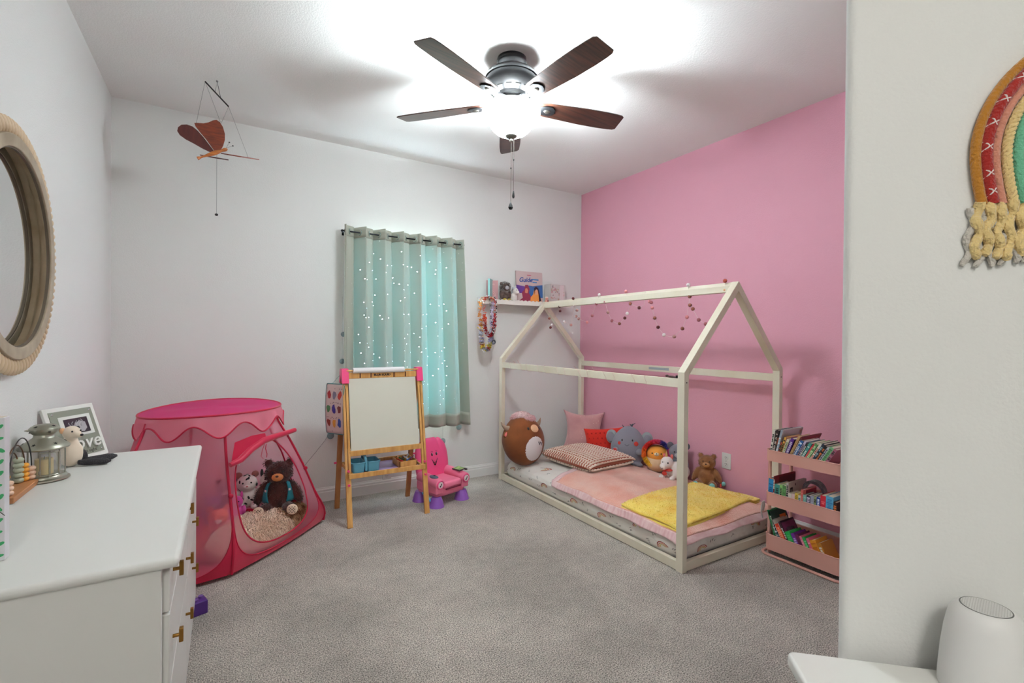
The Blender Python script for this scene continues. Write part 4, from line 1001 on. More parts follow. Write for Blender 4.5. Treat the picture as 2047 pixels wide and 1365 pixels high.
def curtain(label, xt0, xt1, xb0, xb1, zb, per, ph, side):
    t = thing('curtain', label, 'curtain', (0, 0, 0), 0, 'teal grommet curtains at the window'); nx, nz = per*24, 60; ztop = ZR+.042; A = .050
    vs = []; uv = []
    for j in range(nz+1):
        v = j/nz; z = ztop+(zb-ztop)*v
        for i in range(nx+1):
            u = i/nx; a = u*per*2*PI+ph
            x = (xt0+(xt1-xt0)*u)*(1-v)+(xb0+(xb1-xb0)*u)*v
            sk = math.sin(a)+.28*math.sin(2*a+v*1.5)
            x += .012*math.sin(2*a)*(1-v*.4)
            y = YR-A*sk*(1+.25*v*math.sin(u*5+side))+.010*v*math.sin(u*9+side*2)
            zz = z+(.006*math.sin(a+1)*(v == 1 or v > .97))
            vs.append((x, min(y, YB-.012), zz-.010*math.cos(a)*(v > .9)*(v-.9)*10)); uv.append((u*(xt1-xt0)*1.5+side, v*1.6))
    fs = [(j*(nx+1)+i, j*(nx+1)+i+1, (j+1)*(nx+1)+i+1, (j+1)*(nx+1)+i) for j in range(nz) for i in range(nx)]
    me = bpy.data.meshes.new('panel'); me.from_pydata(vs, [], fs); me.materials.append(m_cur2 if side else m_cur)
    ul = me.uv_layers.new(name='uv')
    for p in me.polygons:
        for li in p.loop_indices: ul.data[li].uv = uv[me.loops[li].vertex_index]
    me.polygons.foreach_set('use_smooth', [True]*len(me.polygons))
    o = bpy.data.objects.new('panel', me); COL.objects.link(o); o.parent = t
    # hem doubled at the bottom and heading tape at the top, both opaque
    hm = mat('curtain_double_cloth', (172, 174, 160), .75)
    for va, vb, nm in ((0, 3, 'heading'), (nz-4, nz, 'hem')):
        b = MB(); sl = [vs[(j*(nx+1)):(j*(nx+1)+nx+1)] for j in range(va, vb+1)]
        vv = [(x, y-.0022, z) for r_ in sl for (x, y, z) in r_]; b.add(vv, [(j*(nx+1)+i, j*(nx+1)+i+1, (j+1)*(nx+1)+i+1, (j+1)*(nx+1)+i) for j in range(vb-va) for i in range(nx)])
        b.build(nm, hm, t, auto=False, solid=.001)
    for k in range(per*2+1):
        a = k*PI-ph
        if a < -.01 or a > per*2*PI+.01: continue
        u = a/(per*2*PI); x = xt0+(xt1-xt0)*u
        if not (xt0+.012 < x < xt1-.006): continue
        b = MB(); s_ = -1 if k % 2 else 1; tn = Vector((1, -s_*2.4, 0)).normalized(); ax = Vector((tn.y, -tn.x, 0)); pts = []
        for q in range(20):
            th = 2*PI*q/20; pts.append(Vector((x, YR, ZR))+tn*.020*math.cos(th)+Vector((0,0,1))*.020*math.sin(th))
        b.tube(pts, .0035, 6, closed=True); b.build('grommet', m_ring, t)
    return t
curtain('left teal curtain panel with pinholes, partly behind the easel', .762, 1.352, .770, 1.400, .507, 4, .6, 0)
curtain('right teal curtain panel glowing with daylight through pinholes', 1.345, 1.758, 1.395, 1.838, .503, 3, .4, 3)
t = thing('curtain_rod', 'thin dark metal rod carrying the teal curtains', 'curtain rod', (0, YR, ZR))
b = MB(); b.tube([(.765, 0, 0), (1.775, 0, 0)], .006, 10); b.build('rod', mat('rod_black', (38, 40, 44), .3, metal=.8), t)
for x in (.765, 1.775):
    b = MB(); b.ell((x, 0, 0), (.012,.010,.010), 12, 8); b.build('finial', mat('rod_black'), t)
    xx = x+(.02 if x < 1 else -.02); b = MB(); b.tube([(xx, 0, 0), (xx, YB-YR-.002, 0)], .004, 8); b.box(xx-.008, xx+.008, YB-YR-.003, YB-YR, -.02, .02); b.build('bracket', mat('rod_black'), t)
# clear discs hanging on threads around the window
for i, (x, z, l_, lb) in enumerate(((.790, 1.276, .70, 'clear grey disc on a thread at the upper left edge of the curtain'), (.781, 1.067, .5, 'clear grey disc on a thread at the left curtain edge, above the easel clip'), (.700, .50, .14, 'clear disc ornament on a thread low behind the hanging chart'), (1.775, .470, .05, 'clear disc ornament hanging just under the right curtain hem'), (1.622, .362, .15, 'clear disc ornament dangling over the back of the toy chair'))):
    t = thing('disc_ornament', lb, 'ornament', (x, YB-.022, z), 0, 'clear disc ornaments around the window')
    m = mat('clear_grey_plastic', (150, 172, 178), .15, trans=.35, spec=.6); r_ = .020 if i < 2 else .026
    b = MB(); b.lathe([(0,-.005),(r_*.8,-.004),(r_,-.001),(r_*.96,.003),(r_*.5,.006),(0,.007)], 20); b.v = [(x_, z_, y_) for x_, y_, z_ in b.v]; b.build('disc', m, t)
    b = MB(); b.tube([(0,0,r_*.7),(0.002,.006,l_)], .0007, 4); b.build('thread', mat('thread_grey', (150,156,160), .6), t)
t = thing('wall_cable', 'thin grey cable running down the back wall left of the easel', 'cable', (0, YB-.004, 0))
b = MB(); b.tube([(.700,0,.53),(.66,0,.46),(.60,0,.385),(.54,0,.315),(.48,0,.235),(.455,0,.19)], .0016, 5); b.build('cable_run', mat('cable_grey', (150,148,146), .6), t)

# ------------------------------------------------------------------ floating shelf and what stands on it
SZ = 1.590
def shelf():
    t = thing('wall_shelf', 'narrow white wall shelf with a scalloped lip in the back corner', 'shelf', (1.955, YB, SZ))
    m = mat('shelf_white', (232, 226, 218), .5)
    b = MB(); b.box(0, .965, -.118, -.001, -.016, 0); b.box(0, .965, -.012, -.001, 0, .03); b.build('board', m, t, bevel=.0015)
    pts = [(0, -.028), (.965, -.028)]; n = 23
    for k in range(n*8+1)[::-1]: x = .965*k/(n*8); pts.append((x, .008+.010*abs(math.sin(PI*k/8))))
    b = MB(); b.prism(pts, -.128, -.118, 'y'); b.build('scalloped_lip', m, t)
shelf()
def flat_book(name, label, loc, rz, w_, h_, th, col, lean=0):
    t = thing(name, label, 'book', loc, rz); t.rotation_euler[0] = lean; cm = plain(*col, rough=.4); e = .0015
    b = MB(); b.box(-w_/2, w_/2, -th, -th+e, 0, h_); b.box(-w_/2, w_/2, -e, 0, 0, h_); b.box(-w_/2, -w_/2+e, -th, 0, 0, h_); b.build('cover', cm, t, smooth=False)
    b = MB(); b.box(-w_/2+e, w_/2-.003, -th+e, -e, .002, h_-.002); b.build('pages', PAGES, t, smooth=False); return t
bk = flat_book('book', 'pale teal book at the left end of the shelf, behind the pink one', (2.045, 3.775, SZ), .85, .13, .195, .020, (150, 200, 196), 0)
bk2 = flat_book('book', 'dusty pink book with an arch on its cover, left on the shelf', (2.085, 3.800, SZ), -.35, .105, .190, .016, (190, 140, 142), 0)
b = MB()
for r_ in (.030, .020): b.tube([(r_*math.cos(PI*k/14), -.0168, .045+r_*1.6*math.sin(PI*k/14)) for k in range(15)], .0022, 5)
b.build('cover_arch', plain(224, 178, 176), bk2)
text_mesh('cover_title', 'Fairy', .020, plain(226, 190, 190), bk2, .0004, frame((0, -.0166, .155), (1,0,0), (0,0,1)))
g = flat_book('book', 'large picture book titled Guide with a purple and blue lower cover on the shelf', (2.500, 3.815, SZ), 0, .300, .305, .014, (206, 184, 182), -.06)
def cover_part(name, poly, col, dep=.0006, par=None, y=-.0140):
    b = MB(); b.prism(poly, y-dep, y, 'y'); return b.build(name, plain(*col, rough=.4), par or g, smooth=False)
cover_part('cover_field', [(-.15,.09),(-.15,.172),(-.10,.165),(-.05,.160),(-.02,.172),(-.01,.10)], (98, 58, 140))
cover_part('cover_field', [(-.02,.09),(-.02,.172),(.04,.168),(.10,.178),(.15,.185),(.15,.06),(.0,.05)], (52, 100, 160))
cover_part('cover_field', [(-.11,.001),(-.11,.03),(-.08,.05),(-.09,.10),(-.06,.13),(-.05,.175),(-.02,.178),(.0,.14),(-.01,.10),(.02,.06),(.01,.001)], (150, 52, 76), .0010)
cover_part('cover_field', [(.0,.001),(.01,.06),(.04,.09),(.05,.13),(.09,.135),(.11,.09),(.13,.04),(.14,.001)], (232, 150, 66), .0012)
cover_part('cover_field', [(.055,.09),(.05,.15),(.075,.168),(.10,.15),(.115,.09),(.13,.03),(.105,.02),(.10,.09),(.09,.14),(.07,.14)], (48, 26, 40), .0016)
cover_part('cover_field', [(.062,.085),(.06,.125),(.078,.14),(.094,.125),(.092,.09)], (222, 158, 124), .0018)
cover_part('cover_field', [(-.055,.10),(-.05,.14),(-.03,.145),(-.018,.12),(-.028,.095)], (214, 140, 110), .0016)
text_mesh('cover_title', 'Guide', .062, plain(40, 78, 150), g, .0005, frame((-.045, -.0146, .222), (1,0,.05), (-.05,0,1)), shear=.3, offset=.0015)
text_mesh('cover_title', 'of Wonder', .020, plain(60, 130, 190), g, .0005, frame((.075, -.0146, .232), (1,0,.1), (-.1,0,1)), shear=.3, offset=.0006) if False else None
b = MB(); b.box(.03,.105,-.0146,-.014,.226,.238); b.box(.035,.085,-.0146,-.014,.200,.210); b.build('cover_subtitle', plain(64, 132, 190), g, smooth=False)
b = MB(); b.box(-.025,.02,-.0146,-.014,.266,.273); b.build('cover_subtitle', plain(190, 60, 90), g, smooth=False)
# ornate dark plush, white plush, small pink toy
t = thing('plush_monkey', 'small dark plush with a pale ruff and yellow feet on the shelf', 'soft toy', (2.210, 3.782, SZ), .0)
b = MB(); b.ell((0,0,.055), (.042,.034,.055), 18, 12); b.ell((0,-.008,.135), (.042,.036,.038), 18, 12); b.ell((-.045,-.01,.07), (.016,.018,.04), 12, 8); b.ell((.045,-.01,.07), (.016,.018,.04), 12, 8); b.build('body', mat('umber_plush', (66, 50, 46), .95, col2=(110, 92, 84), nscale=40, bump=.5, bscale=160), t, remesh=.006)
fz = MB(); rn = random.Random(9); blades(fz, ell_samples((0,-.004,.135), (.046,.036,.044), 700, rn, keep=lambda p: p.y > -.03 or abs(p.x) > .028), .018, .004, .2, .6, rn); f_ = fz.build('ruff', mat('ash_plush', (150, 142, 138), .95), t, auto=False); f_['kind'] = 'stuff'
b = MB(); b.ell((0,-.040,.128), (.020,.012,.018), 12, 8); b.build('muzzle', mat('light_grey_plush'), t)
for sx in (-1, 1):
    b = MB(); b.ell((sx*.018,-.040,.146), (.004,.004,.005), 8, 6); b.build('eye', BLK, t)
    b = MB(); b.ell((sx*.024,-.040,.016), (.018,.020,.016), 12, 8); b.build('foot', mat('mustard_plush', (196, 170, 70), .9), t)
    b = MB(); b.ell((sx*.040,0,.168), (.014,.010,.014), 10, 8); b.build('ear', mat('umber_plush'), t)
t = thing('plush_llama', 'small white and grey plush llama between the dark plush and the Guide book', 'soft toy', (2.312, 3.778, SZ), .35)
b = MB(); b.ell((0,.01,.045), (.040,.030,.045), 16, 12); b.ell((.0,-.012,.105), (.026,.028,.032), 16, 12); b.ell((0,-.038,.092), (.014,.018,.014), 12, 8); b.ell((-.02,-.03,.012), (.014,.016,.012), 10, 8); b.ell((.02,-.03,.012), (.014,.016,.012), 10, 8); b.build('body', mat('white_plush', (238, 228, 222), .92), t, remesh=.005)
b = MB(); b.ell((0,.004,.128), (.028,.022,.020), 14, 10); b.ell((0,.022,.09), (.020,.016,.04), 14, 10); b.build('mane', mat('silver_plush', (186, 184, 190), .9, bump=.5, bscale=120), t)
for sx in (-1, 1):
    b = MB(); b.ell((sx*.013,-.036,.112), (.003,.003,.004), 8, 6); b.build('eye', BLK, t)
    b = MB(); b.ell((sx*.018,.0,.145), (.006,.005,.014), 8, 6); b.build('ear', mat('white_plush'), t)
t = thing('toy_figurine', 'tiny pink and orange toy beside the Guide book on the shelf', 'toy', (2.668, 3.765, SZ), 0)
b = MB(); b.ell((0,0,.022), (.020,.016,.022), 14, 10); b.ell((0,-.004,.052), (.015,.014,.014), 14, 10); b.build('body', plain(224, 156, 140, rough=.5), t)
b = MB(); b.ell((0,.002,.062), (.016,.014,.010), 12, 8); b.build('hair', plain(236, 220, 210), t)
b = MB(); b.ell((.006,-.014,.028), (.009,.006,.010), 10, 6); b.build('vest', plain(150, 66, 60), t)
t = thing('printed_box', 'pale translucent box with a printed pattern at the right end of the shelf', 'box', (2.785, 3.79, SZ), .12)
m = mat('frosted_box', (232, 226, 222), .3, trans=.22)
W2, D2, H2 = .20, .085, .195
b = MB()
for a in ((-W2/2,W2/2,-D2/2,-D2/2+.002,0,H2),(-W2/2,W2/2,D2/2-.002,D2/2,0,H2),(-W2/2,-W2/2+.002,-D2/2,D2/2,0,H2),(W2/2-.002,W2/2,-D2/2,D2/2,0,H2),(-W2/2,W2/2,-D2/2,D2/2,0,.002)): b.box(*a)
b.build('box_walls', m, t, smooth=False)
rn = random.Random(12)
for nm, c in (('print_grey', (156,146,146)), ('print_tan', (190,160,140)), ('print_rose', (206,150,154))):
    b = MB()
    for k in range(13):
        x, z = rn.uniform(-.085,.085), rn.uniform(.02,.175); s_ = rn.uniform(.006,.014); b.M = Matrix.Translation((x,-D2/2-.0006,z)); b.prism([(s_*math.cos(q*PI/4)*(1 if q % 2 else .55), s_*math.sin(q*PI/4)*(1 if q % 2 else .55)) for q in range(8)], 0, .0006, 'y')
    b.build(nm, plain(*c), t, smooth=False)['kind'] = 'stuff'
b = MB(); b.box(-.07,-.02,-.02,.02,.002,.05); b.box(-.005,.04,-.02,.02,.002,.06); b.build('wooden_blocks', plain(190, 156, 130), t, bevel=.003)
b = MB(); b.box(.02, .075, -D2/2-.003, -D2/2-.001, .02, .19); b.build('side_flap', plain(226, 214, 214), t, smooth=False)

# ------------------------------------------------------------------ leis and necklace hanging at the shelf's left end
def lei(label, loop, cols, n, seed, fr=.016, name='flower_lei'):
    t = thing(name, label, 'lei', (0, 0, 0), 0); rn = random.Random(seed); L_ = []
    k = len(loop); tot = []
    for i in range(n):
        u = i/n*(k-1); a = int(u); f_ = u-a; p = Vector(loop[a]).lerp(Vector(loop[min(a+1, k-1)]), f_); tot.append(p)
    mm = [plain(*c, rough=.7) for c in cols]
    mb = [MB() for _ in cols]
    for i, p in enumerate(tot):
        b = mb[rn.randrange(len(cols)) if rn.random() < .3 else (i*len(cols)//n) % len(cols)]
        R_ = Matrix.Translation(p+Vector((rn.uniform(-.006,.006), rn.uniform(-.006,.004), 0))) @ Matrix.Rotation(rn.uniform(0, PI), 4, 'Z') @ Matrix.Rotation(rn.uniform(-1.2, 1.2), 4, 'X')
        for q in range(5):
            th = 2*PI*q/5; c_, s_ = math.cos(th), math.sin(th); r_ = fr*rn.uniform(.8, 1.15)
            b.M = R_ @ Matrix.Rotation(th, 4, 'Z')
            b.add([(0,0,0),(r_*.6,-r_*.35,.003),(r_,0,.006),(r_*.6,r_*.35,.003)], [(0,1,2,3)])
    for b, m in zip(mb, mm):
        b.M = Matrix.Identity(4)
        if b.v: o = b.build('petals', m, t, smooth=False, auto=False); o['kind'] = 'stuff'
    b = MB(); b.tube(tot, .0012, 4); b.build('string', plain(230, 230, 226), t)
    return t
hk = (1.985, 3.712, 1.60)
def loop(x0, x1, ztop, zbot, y, n=24, top=.03):
    out = []
    for k in range(n+1):
        u = k/n
        th = PI*u; xm = (x0+x1)/2; w_ = (x1-x0)/2
        out.append((xm-w_*math.cos(th)*(1 if True else 1), y, ztop-(ztop-zbot)*math.sin(th)**.45 if 0 < u < 1 else ztop))
    return out
WH = (236,232,238)
lei('long flower lei in white, yellow and lilac petals hanging from the shelf', loop(1.915, 2.035, 1.60, 1.150, 3.700)+[(1.99,3.70,1.61),(1.915,3.70,1.60)], [(226,150,60),(212,214,226),(200,196,226),(240,214,90),(236,232,238),(190,206,226),(206,40,50),(234,216,80),(206,200,230),(226,226,236),(200,190,220),(236,200,170)], 260, 3, .025)
lei('red and white flower lei hanging in front of the longer one', loop(1.945, 2.050, 1.59, 1.275, 3.680)+[(1.99,3.70,1.61),(1.955,3.69,1.60)], [(226,90,50),(196,30,46),(232,226,236),(206,36,56),(196,30,46),(226,216,230),(206,40,50),(222,60,50)], 170, 5, .020)
t = thing('bead_necklace', 'black and white bead necklace with a round badge hanging among the leis', 'necklace', (0,0,0))
first = None
pts = [(1.975,3.662,1.625),(1.985,3.660,1.60),(1.992,3.66,1.52),(2.000,3.66,1.44),(2.012,3.66,1.36),(2.022,3.66,1.29),(2.030,3.66,1.33),(2.045,3.66,1.42),(2.055,3.66,1.50),(2.052,3.66,1.58),(2.03,3.662,1.625)]
n = 46
for i in range(n):
    u = i/(n-1)*(len(pts)-1); a = min(int(u), len(pts)-2); p = Vector(pts[a]).lerp(Vector(pts[a+1]), u-a)
    b = MB(); b.ell(p, .0052, 8, 6); b.build('bead', BLK if i % 3 else plain(236,236,236), t)
b = MB(); b.tube([(2.022,3.66,1.29),(2.024,3.66,1.245)], .0015, 5); b.build('ribbon', BLK, t)
b = MB(); b.M = Matrix.Translation((2.024,3.655,1.222)) @ Matrix.Rotation(PI/2, 4, 'X'); b.lathe([(0,0),(.020,0),(.022,.003),(.0195,.005),(.017,.0035),(0,.0035)], 24); bd = b.build('badge', plain(70, 76, 84, rough=.3), t)
text_mesh('badge_mark', 'A', .022, plain(236,238,240), bd, .0005, frame((2.024, 3.6508, 1.222), (1,0,0), (0,0,1)))

# ------------------------------------------------------------------ easel
def easel():
    t = thing('easel', 'wooden art easel with whiteboard, paper roll and pink corner clips', 'easel', (.98, 3.42, 0))
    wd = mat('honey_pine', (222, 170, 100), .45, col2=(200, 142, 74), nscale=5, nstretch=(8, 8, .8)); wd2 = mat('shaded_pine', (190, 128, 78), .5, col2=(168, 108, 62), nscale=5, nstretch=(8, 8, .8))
    pk = mat('pink_plastic', (238, 70, 128), .35); dk = mat('slot_black')
    X0, X1 = -.267, .267; zt = .99
    fy = lambda z: -.210+.190*z/zt; ry = lambda z: .215-.190*z/zt
    for x in (X0, X1):
        # split front leg: two strips with a slot between them
        b = MB(); 
        for dx in (-.010, .010): b.bar((x+dx, fy(.30), .30), (x+dx, fy(zt), zt), .016, .020, (0,1,0))
        b.bar((x, fy(0), 0), (x, fy(.34), .34), .034, .020, (0,1,0)); b.bar((x, fy(.90), .90), (x, fy(zt), zt), .034, .020, (0,1,0)); b.build('front_leg', wd, t, bevel=.0015)
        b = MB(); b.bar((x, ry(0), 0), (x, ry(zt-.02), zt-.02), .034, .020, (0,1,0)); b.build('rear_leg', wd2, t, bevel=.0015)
        for y, z in ((fy(.36)-.012, .36), (fy(.27)-.012, .27)):
            b = MB(); b.tube([(x, y-.010, z), (x, y+.004, z)], .008, 12); b.build('wing_bolt', pk, t)
        b = MB(); sx = 1 if x > 0 else -1; b.tube([(x+sx*.004*0+(-.017 if sx < 0 else .017), ry(.35), .35), (x+(-.034 if sx < 0 else .034), ry(.35), .35)], .007, 10); b.build('wing_bolt', pk, t)
        b = MB(); b.bar((x, -.055, .935), (x, .0, 1.005), .052, .05, (0,1,0)); b.v = []; b.f = []; b.mi = []
        pf = [(-.055,.935),(-.030,.935),(.0,.985),(.030,.935),(.052,.935),(.030,1.036),(-.030,1.036)]
        pr = [(y, z) for y, z in pf]
        b.prism(pr, x-.024, x+.024, 'x'); b.build('corner_clip', pk, t, bevel=.004)
    # whiteboard in its frame, tilted with the front legs
    def on(z, off=0): return (fy(z)-.0+off)
    b = MB(); xw0, xw1 = -.243, .236
    b.add([(xw0, on(.485,-.004), .485), (xw1, on(.485,-.004), .485), (xw1, on(.968,-.004), .968), (xw0, on(.968,-.004), .968), (xw0, on(.485,.004), .485), (xw1, on(.485,.004), .485), (xw1, on(.968,.004), .968), (xw0, on(.968,.004), .968)], [(0,1,2,3),(7,6,5,4),(4,5,1,0),(5,6,2,1),(6,7,3,2),(7,4,0,3)])
    b.build('whiteboard', mat('whiteboard_enamel', (214, 211, 196), .22, coat=.3), t, smooth=False)
    b = MB(); b.bar((X0+.012, on(.468), .468), (X1-.012, on(.468), .468), .020, .036, (0,0,1)); b.build('bottom_rail', wd, t, bevel=.0015)
    b = MB(); b.bar((X0+.020, on(.990,-.002), .988), (X1-.020, on(.990,-.002), .988), .018, .042, (0,0,1)); tr = b.build('top_rail', wd, t, bevel=.0015)
    for x in (-.165, -.09, .075, .16): b = MB(); b.box(x-.004, x+.004, on(.99)-.014, on(.99)-.010, .970, 1.006); b.build('notch', mat('dark_walnut_ink', (96, 48, 24), .6), tr)
    text_mesh('maker_lettering', 'BLUE SQUID', .0215, mat('burnt_ink', (40, 24, 18), .6), tr, .0006, frame((-.01, on(.99)-.0118, .989), (1,0,0), (0,.19,1)), offset=.0012)
    b = MB(); b.tube([(X0+.01, -.030, 1.020), (X1-.01, -.030, 1.020)], .006, 10); b.build('dowel', wd, t)
    b = MB(); b.tube([(-.215, -.030, 1.022), (.150, -.030, 1.022)], .0195, 24); b.build('paper_roll', mat('paper_white', (236, 232, 232), .7), t)
    b = MB(); b.bar((X0+.012, ry(.60), .60), (X1-.012, ry(.60), .60), .018, .045, (0,0,1)); b.box(X0+.012, X1-.012, -.01+.03, -.0+.034, .47, .97); b.build('chalkboard', mat('chalkboard_black', (44, 44, 44), .6), t, bevel=.001)
    # tray between the legs: wooden front and back rails, lilac plastic floor
    zt_ = .33
    b = MB(); b.box(X0-.0, X1+.0, -.172, -.158, zt_-.020, zt_+.012); b.box(X0+.018, X1-.018, .140, .154, zt_-.012, zt_+.020); b.box(X0+.018, X0+.030, -.158, .140, zt_-.008, zt_+.014); b.box(X1-.030, X1-.018, -.158, .140, zt_-.008, zt_+.014); b.build('tray_rail', wd, t, bevel=.0015)
    b = MB(); b.box(X0+.030, X1-.030, -.158, .140, zt_-.010, zt_-.004); b.build('tray_floor', mat('lilac_plastic', (186, 156, 214), .35), t, smooth=False)
easel()
def caddy():
    t = thing('craft_caddy', 'teal two-bin plastic craft caddy on the left of the easel tray', 'caddy', (.832, 3.335, .327), 0)
    m = mat('teal_plastic', (92, 158, 182), .35); W2, D2, H2 = .19, .14, .078
    for x0, x1 in ((-W2/2, -.006), (.006, W2/2)):
        o = rring(x0+.008, x1-.008, -D2/2+.008, D2/2-.008, .012, 4); o2 = rring(x0, x1, -D2/2, D2/2, .014, 4); i2 = rring(x0+.003, x1-.003, -D2/2+.003, D2/2-.003, .011, 4); i1 = rring(x0+.011, x1-.011, -D2/2+.011, D2/2-.011, .009, 4); n = len(o)
        b = MB(); vs = [(x,y,0) for x,y in o]+[(x,y,H2) for x,y in o2]+[(x,y,H2) for x,y in i2]+[(x,y,.003) for x,y in i1]; fs = [tuple(range(n))[::-1], tuple(3*n+k for k in range(n))]
        for k in range(n): k2 = (k+1) % n; fs += [(k,k2,n+k2,n+k),(n+k,n+k2,2*n+k2,2*n+k),(2*n+k,2*n+k2,3*n+k2,3*n+k)]
        b.add(vs, fs); bn = b.build('bin', m, t)
        b = MB(); b.tube([(x,y,H2) for x,y in o2], .003, 6, closed=True); b.build('bin_rim', m, bn)
    b = MB(); b.tube([(0,-D2/2+.01,.02),(0,-D2/2+.012,H2),(0,-.045,H2+.022),(0,-.02,H2+.032),(0,.02,H2+.032),(0,.045,H2+.022),(0,D2/2-.012,H2),(0,D2/2-.01,.02)], .009, 10); b.build('handle', m, t)
caddy()
def crayon_box():
    t = thing('crayon_box', 'small wooden box of crayons and markers on the right of the easel tray', 'box', (1.135, 3.375, .327), .0)
    wd = mat('honey_pine'); W2, D2, H2 = .13, .17, .045; b = MB()
    for a in ((-W2/2,W2/2,-D2/2,-D2/2+.006,0,H2),(-W2/2,W2/2,D2/2-.006,D2/2,0,H2),(-W2/2,-W2/2+.006,-D2/2,D2/2,0,H2),(W2/2-.006,W2/2,-D2/2,D2/2,0,H2),(-W2/2,W2/2,-D2/2,D2/2,0,.004)): b.box(*a)
    b.build('box_walls', wd, t, smooth=False)
    return t
crayon_box()
rn = random.Random(21)
names_ = [('red',(200,44,44)),('black',(36,34,38)),('white',(232,230,226)),('blue',(60,110,190)),('maroon',(120,40,50)),('orange',(232,140,50)),('green',(60,140,80)),('brown',(110,70,46)),('silver',(180,184,190))]
for i, (cn, c) in enumerate(names_):
    x = 1.085+(i % 5)*.024; y = 3.34+(i//5)*.035+rn.uniform(0,.02)
    t = thing('crayon', '%s crayon lying in the wooden box on the easel tray' % cn, 'crayon', (x, y, .372+(i % 3)*.006), rn.uniform(-.7, .7), 'crayons in the wooden box')
    t.rotation_euler[0] = rn.uniform(-.12, .12)
    b = MB(); b.tube([(0,-.042,0),(0,.036,0)], .0058, 10); b.build('barrel', plain(*c, rough=.4), t); b = MB(); b.tube([(0,.036,0),(0,.047,0)], [.0045,.0018], 10); b.build('tip', plain(*[max(0,v-30) for v in c]), t)
def chart():
    t = thing('hanging_chart', 'small cloth chart with teal edging and coloured pictures hung on the easel side', 'chart', (.686, 3.44, .93), 0)
    cl = mat('chart_cloth', (214, 190, 186), .8); tl = mat('teal_edging', (60, 130, 130), .7)
    # hangs outside the left legs, slightly bowed, its face turned to the room
    a = Vector((.46, -.89, 0)).normalized(); nrm = Vector((-.89, -.46, 0)); Wc, Hc = .165, .345
    a = Vector((.090, -.14, 0)).normalized(); nrm = Vector((a.y, -a.x, 0))
    def Pc(u, v, off=0): return a*((u-.5)*Wc)+Vector((0,0,-v*Hc))+nrm*(.012*math.sin(PI*v)+off)+Vector((-.025,0,0))
    b = MB(); b.grid(lambda u, v: Pc(u, v), 8, 16); b.build('cloth', cl, t, solid=.003)
    rim = [Pc(u, 0) for u in (.06,.3,.5,.7,.94)]+[Pc(1, v) for v in (.03,.25,.5,.75,.97)]+[Pc(u, 1) for u in (.94,.5,.06)]+[Pc(0, v) for v in (.97,.75,.5,.25,.03)]
    b = MB(); b.tube(rim, .003, 6, closed=True); b.build('edging', tl, t)
    b = MB(); b.tube([Pc(.3,0), (.026,-.02,.09), Pc(.7,0)], .0012, 5); b.build('hanging_cord', tl, t)
    rn = random.Random(6); cs = [(176,50,54),(120,110,130),(190,60,50),(90,140,90),(56,40,130),(120,60,60),(150,60,50),(226,160,70),(60,80,160)]
    for i, c in enumerate(cs):
        u0, v0 = .2+.3*(i % 3), .22+.28*(i//3); b = MB(); pts = []
        for k in range(9):
            th = 2*PI*k/9; rr = (.07+.05*rn.random()); pts.append(Pc(u0+rr*math.cos(th)*1.1, v0+rr*.85*math.sin(th), .0030))
        b.add([Pc(u0, v0, .0034)]+pts, [(0, 1+k, 1+(k+1) % 9) for k in range(9)]); b.build('picture', plain(*c, rough=.8), t, smooth=False)
    b = MB()
    for k in range(26):
        u0, v0 = rn.uniform(.08,.92), rn.choice((.06,.09,.36,.38,.66,.68,.94)); b.add([Pc(u0, v0, .003), Pc(u0+.05, v0, .003), Pc(u0+.05, v0+.012, .003), Pc(u0, v0+.012, .003)], [(0,1,2,3)])
    b.build('small_print', plain(110, 84, 92), t, smooth=False)
chart()

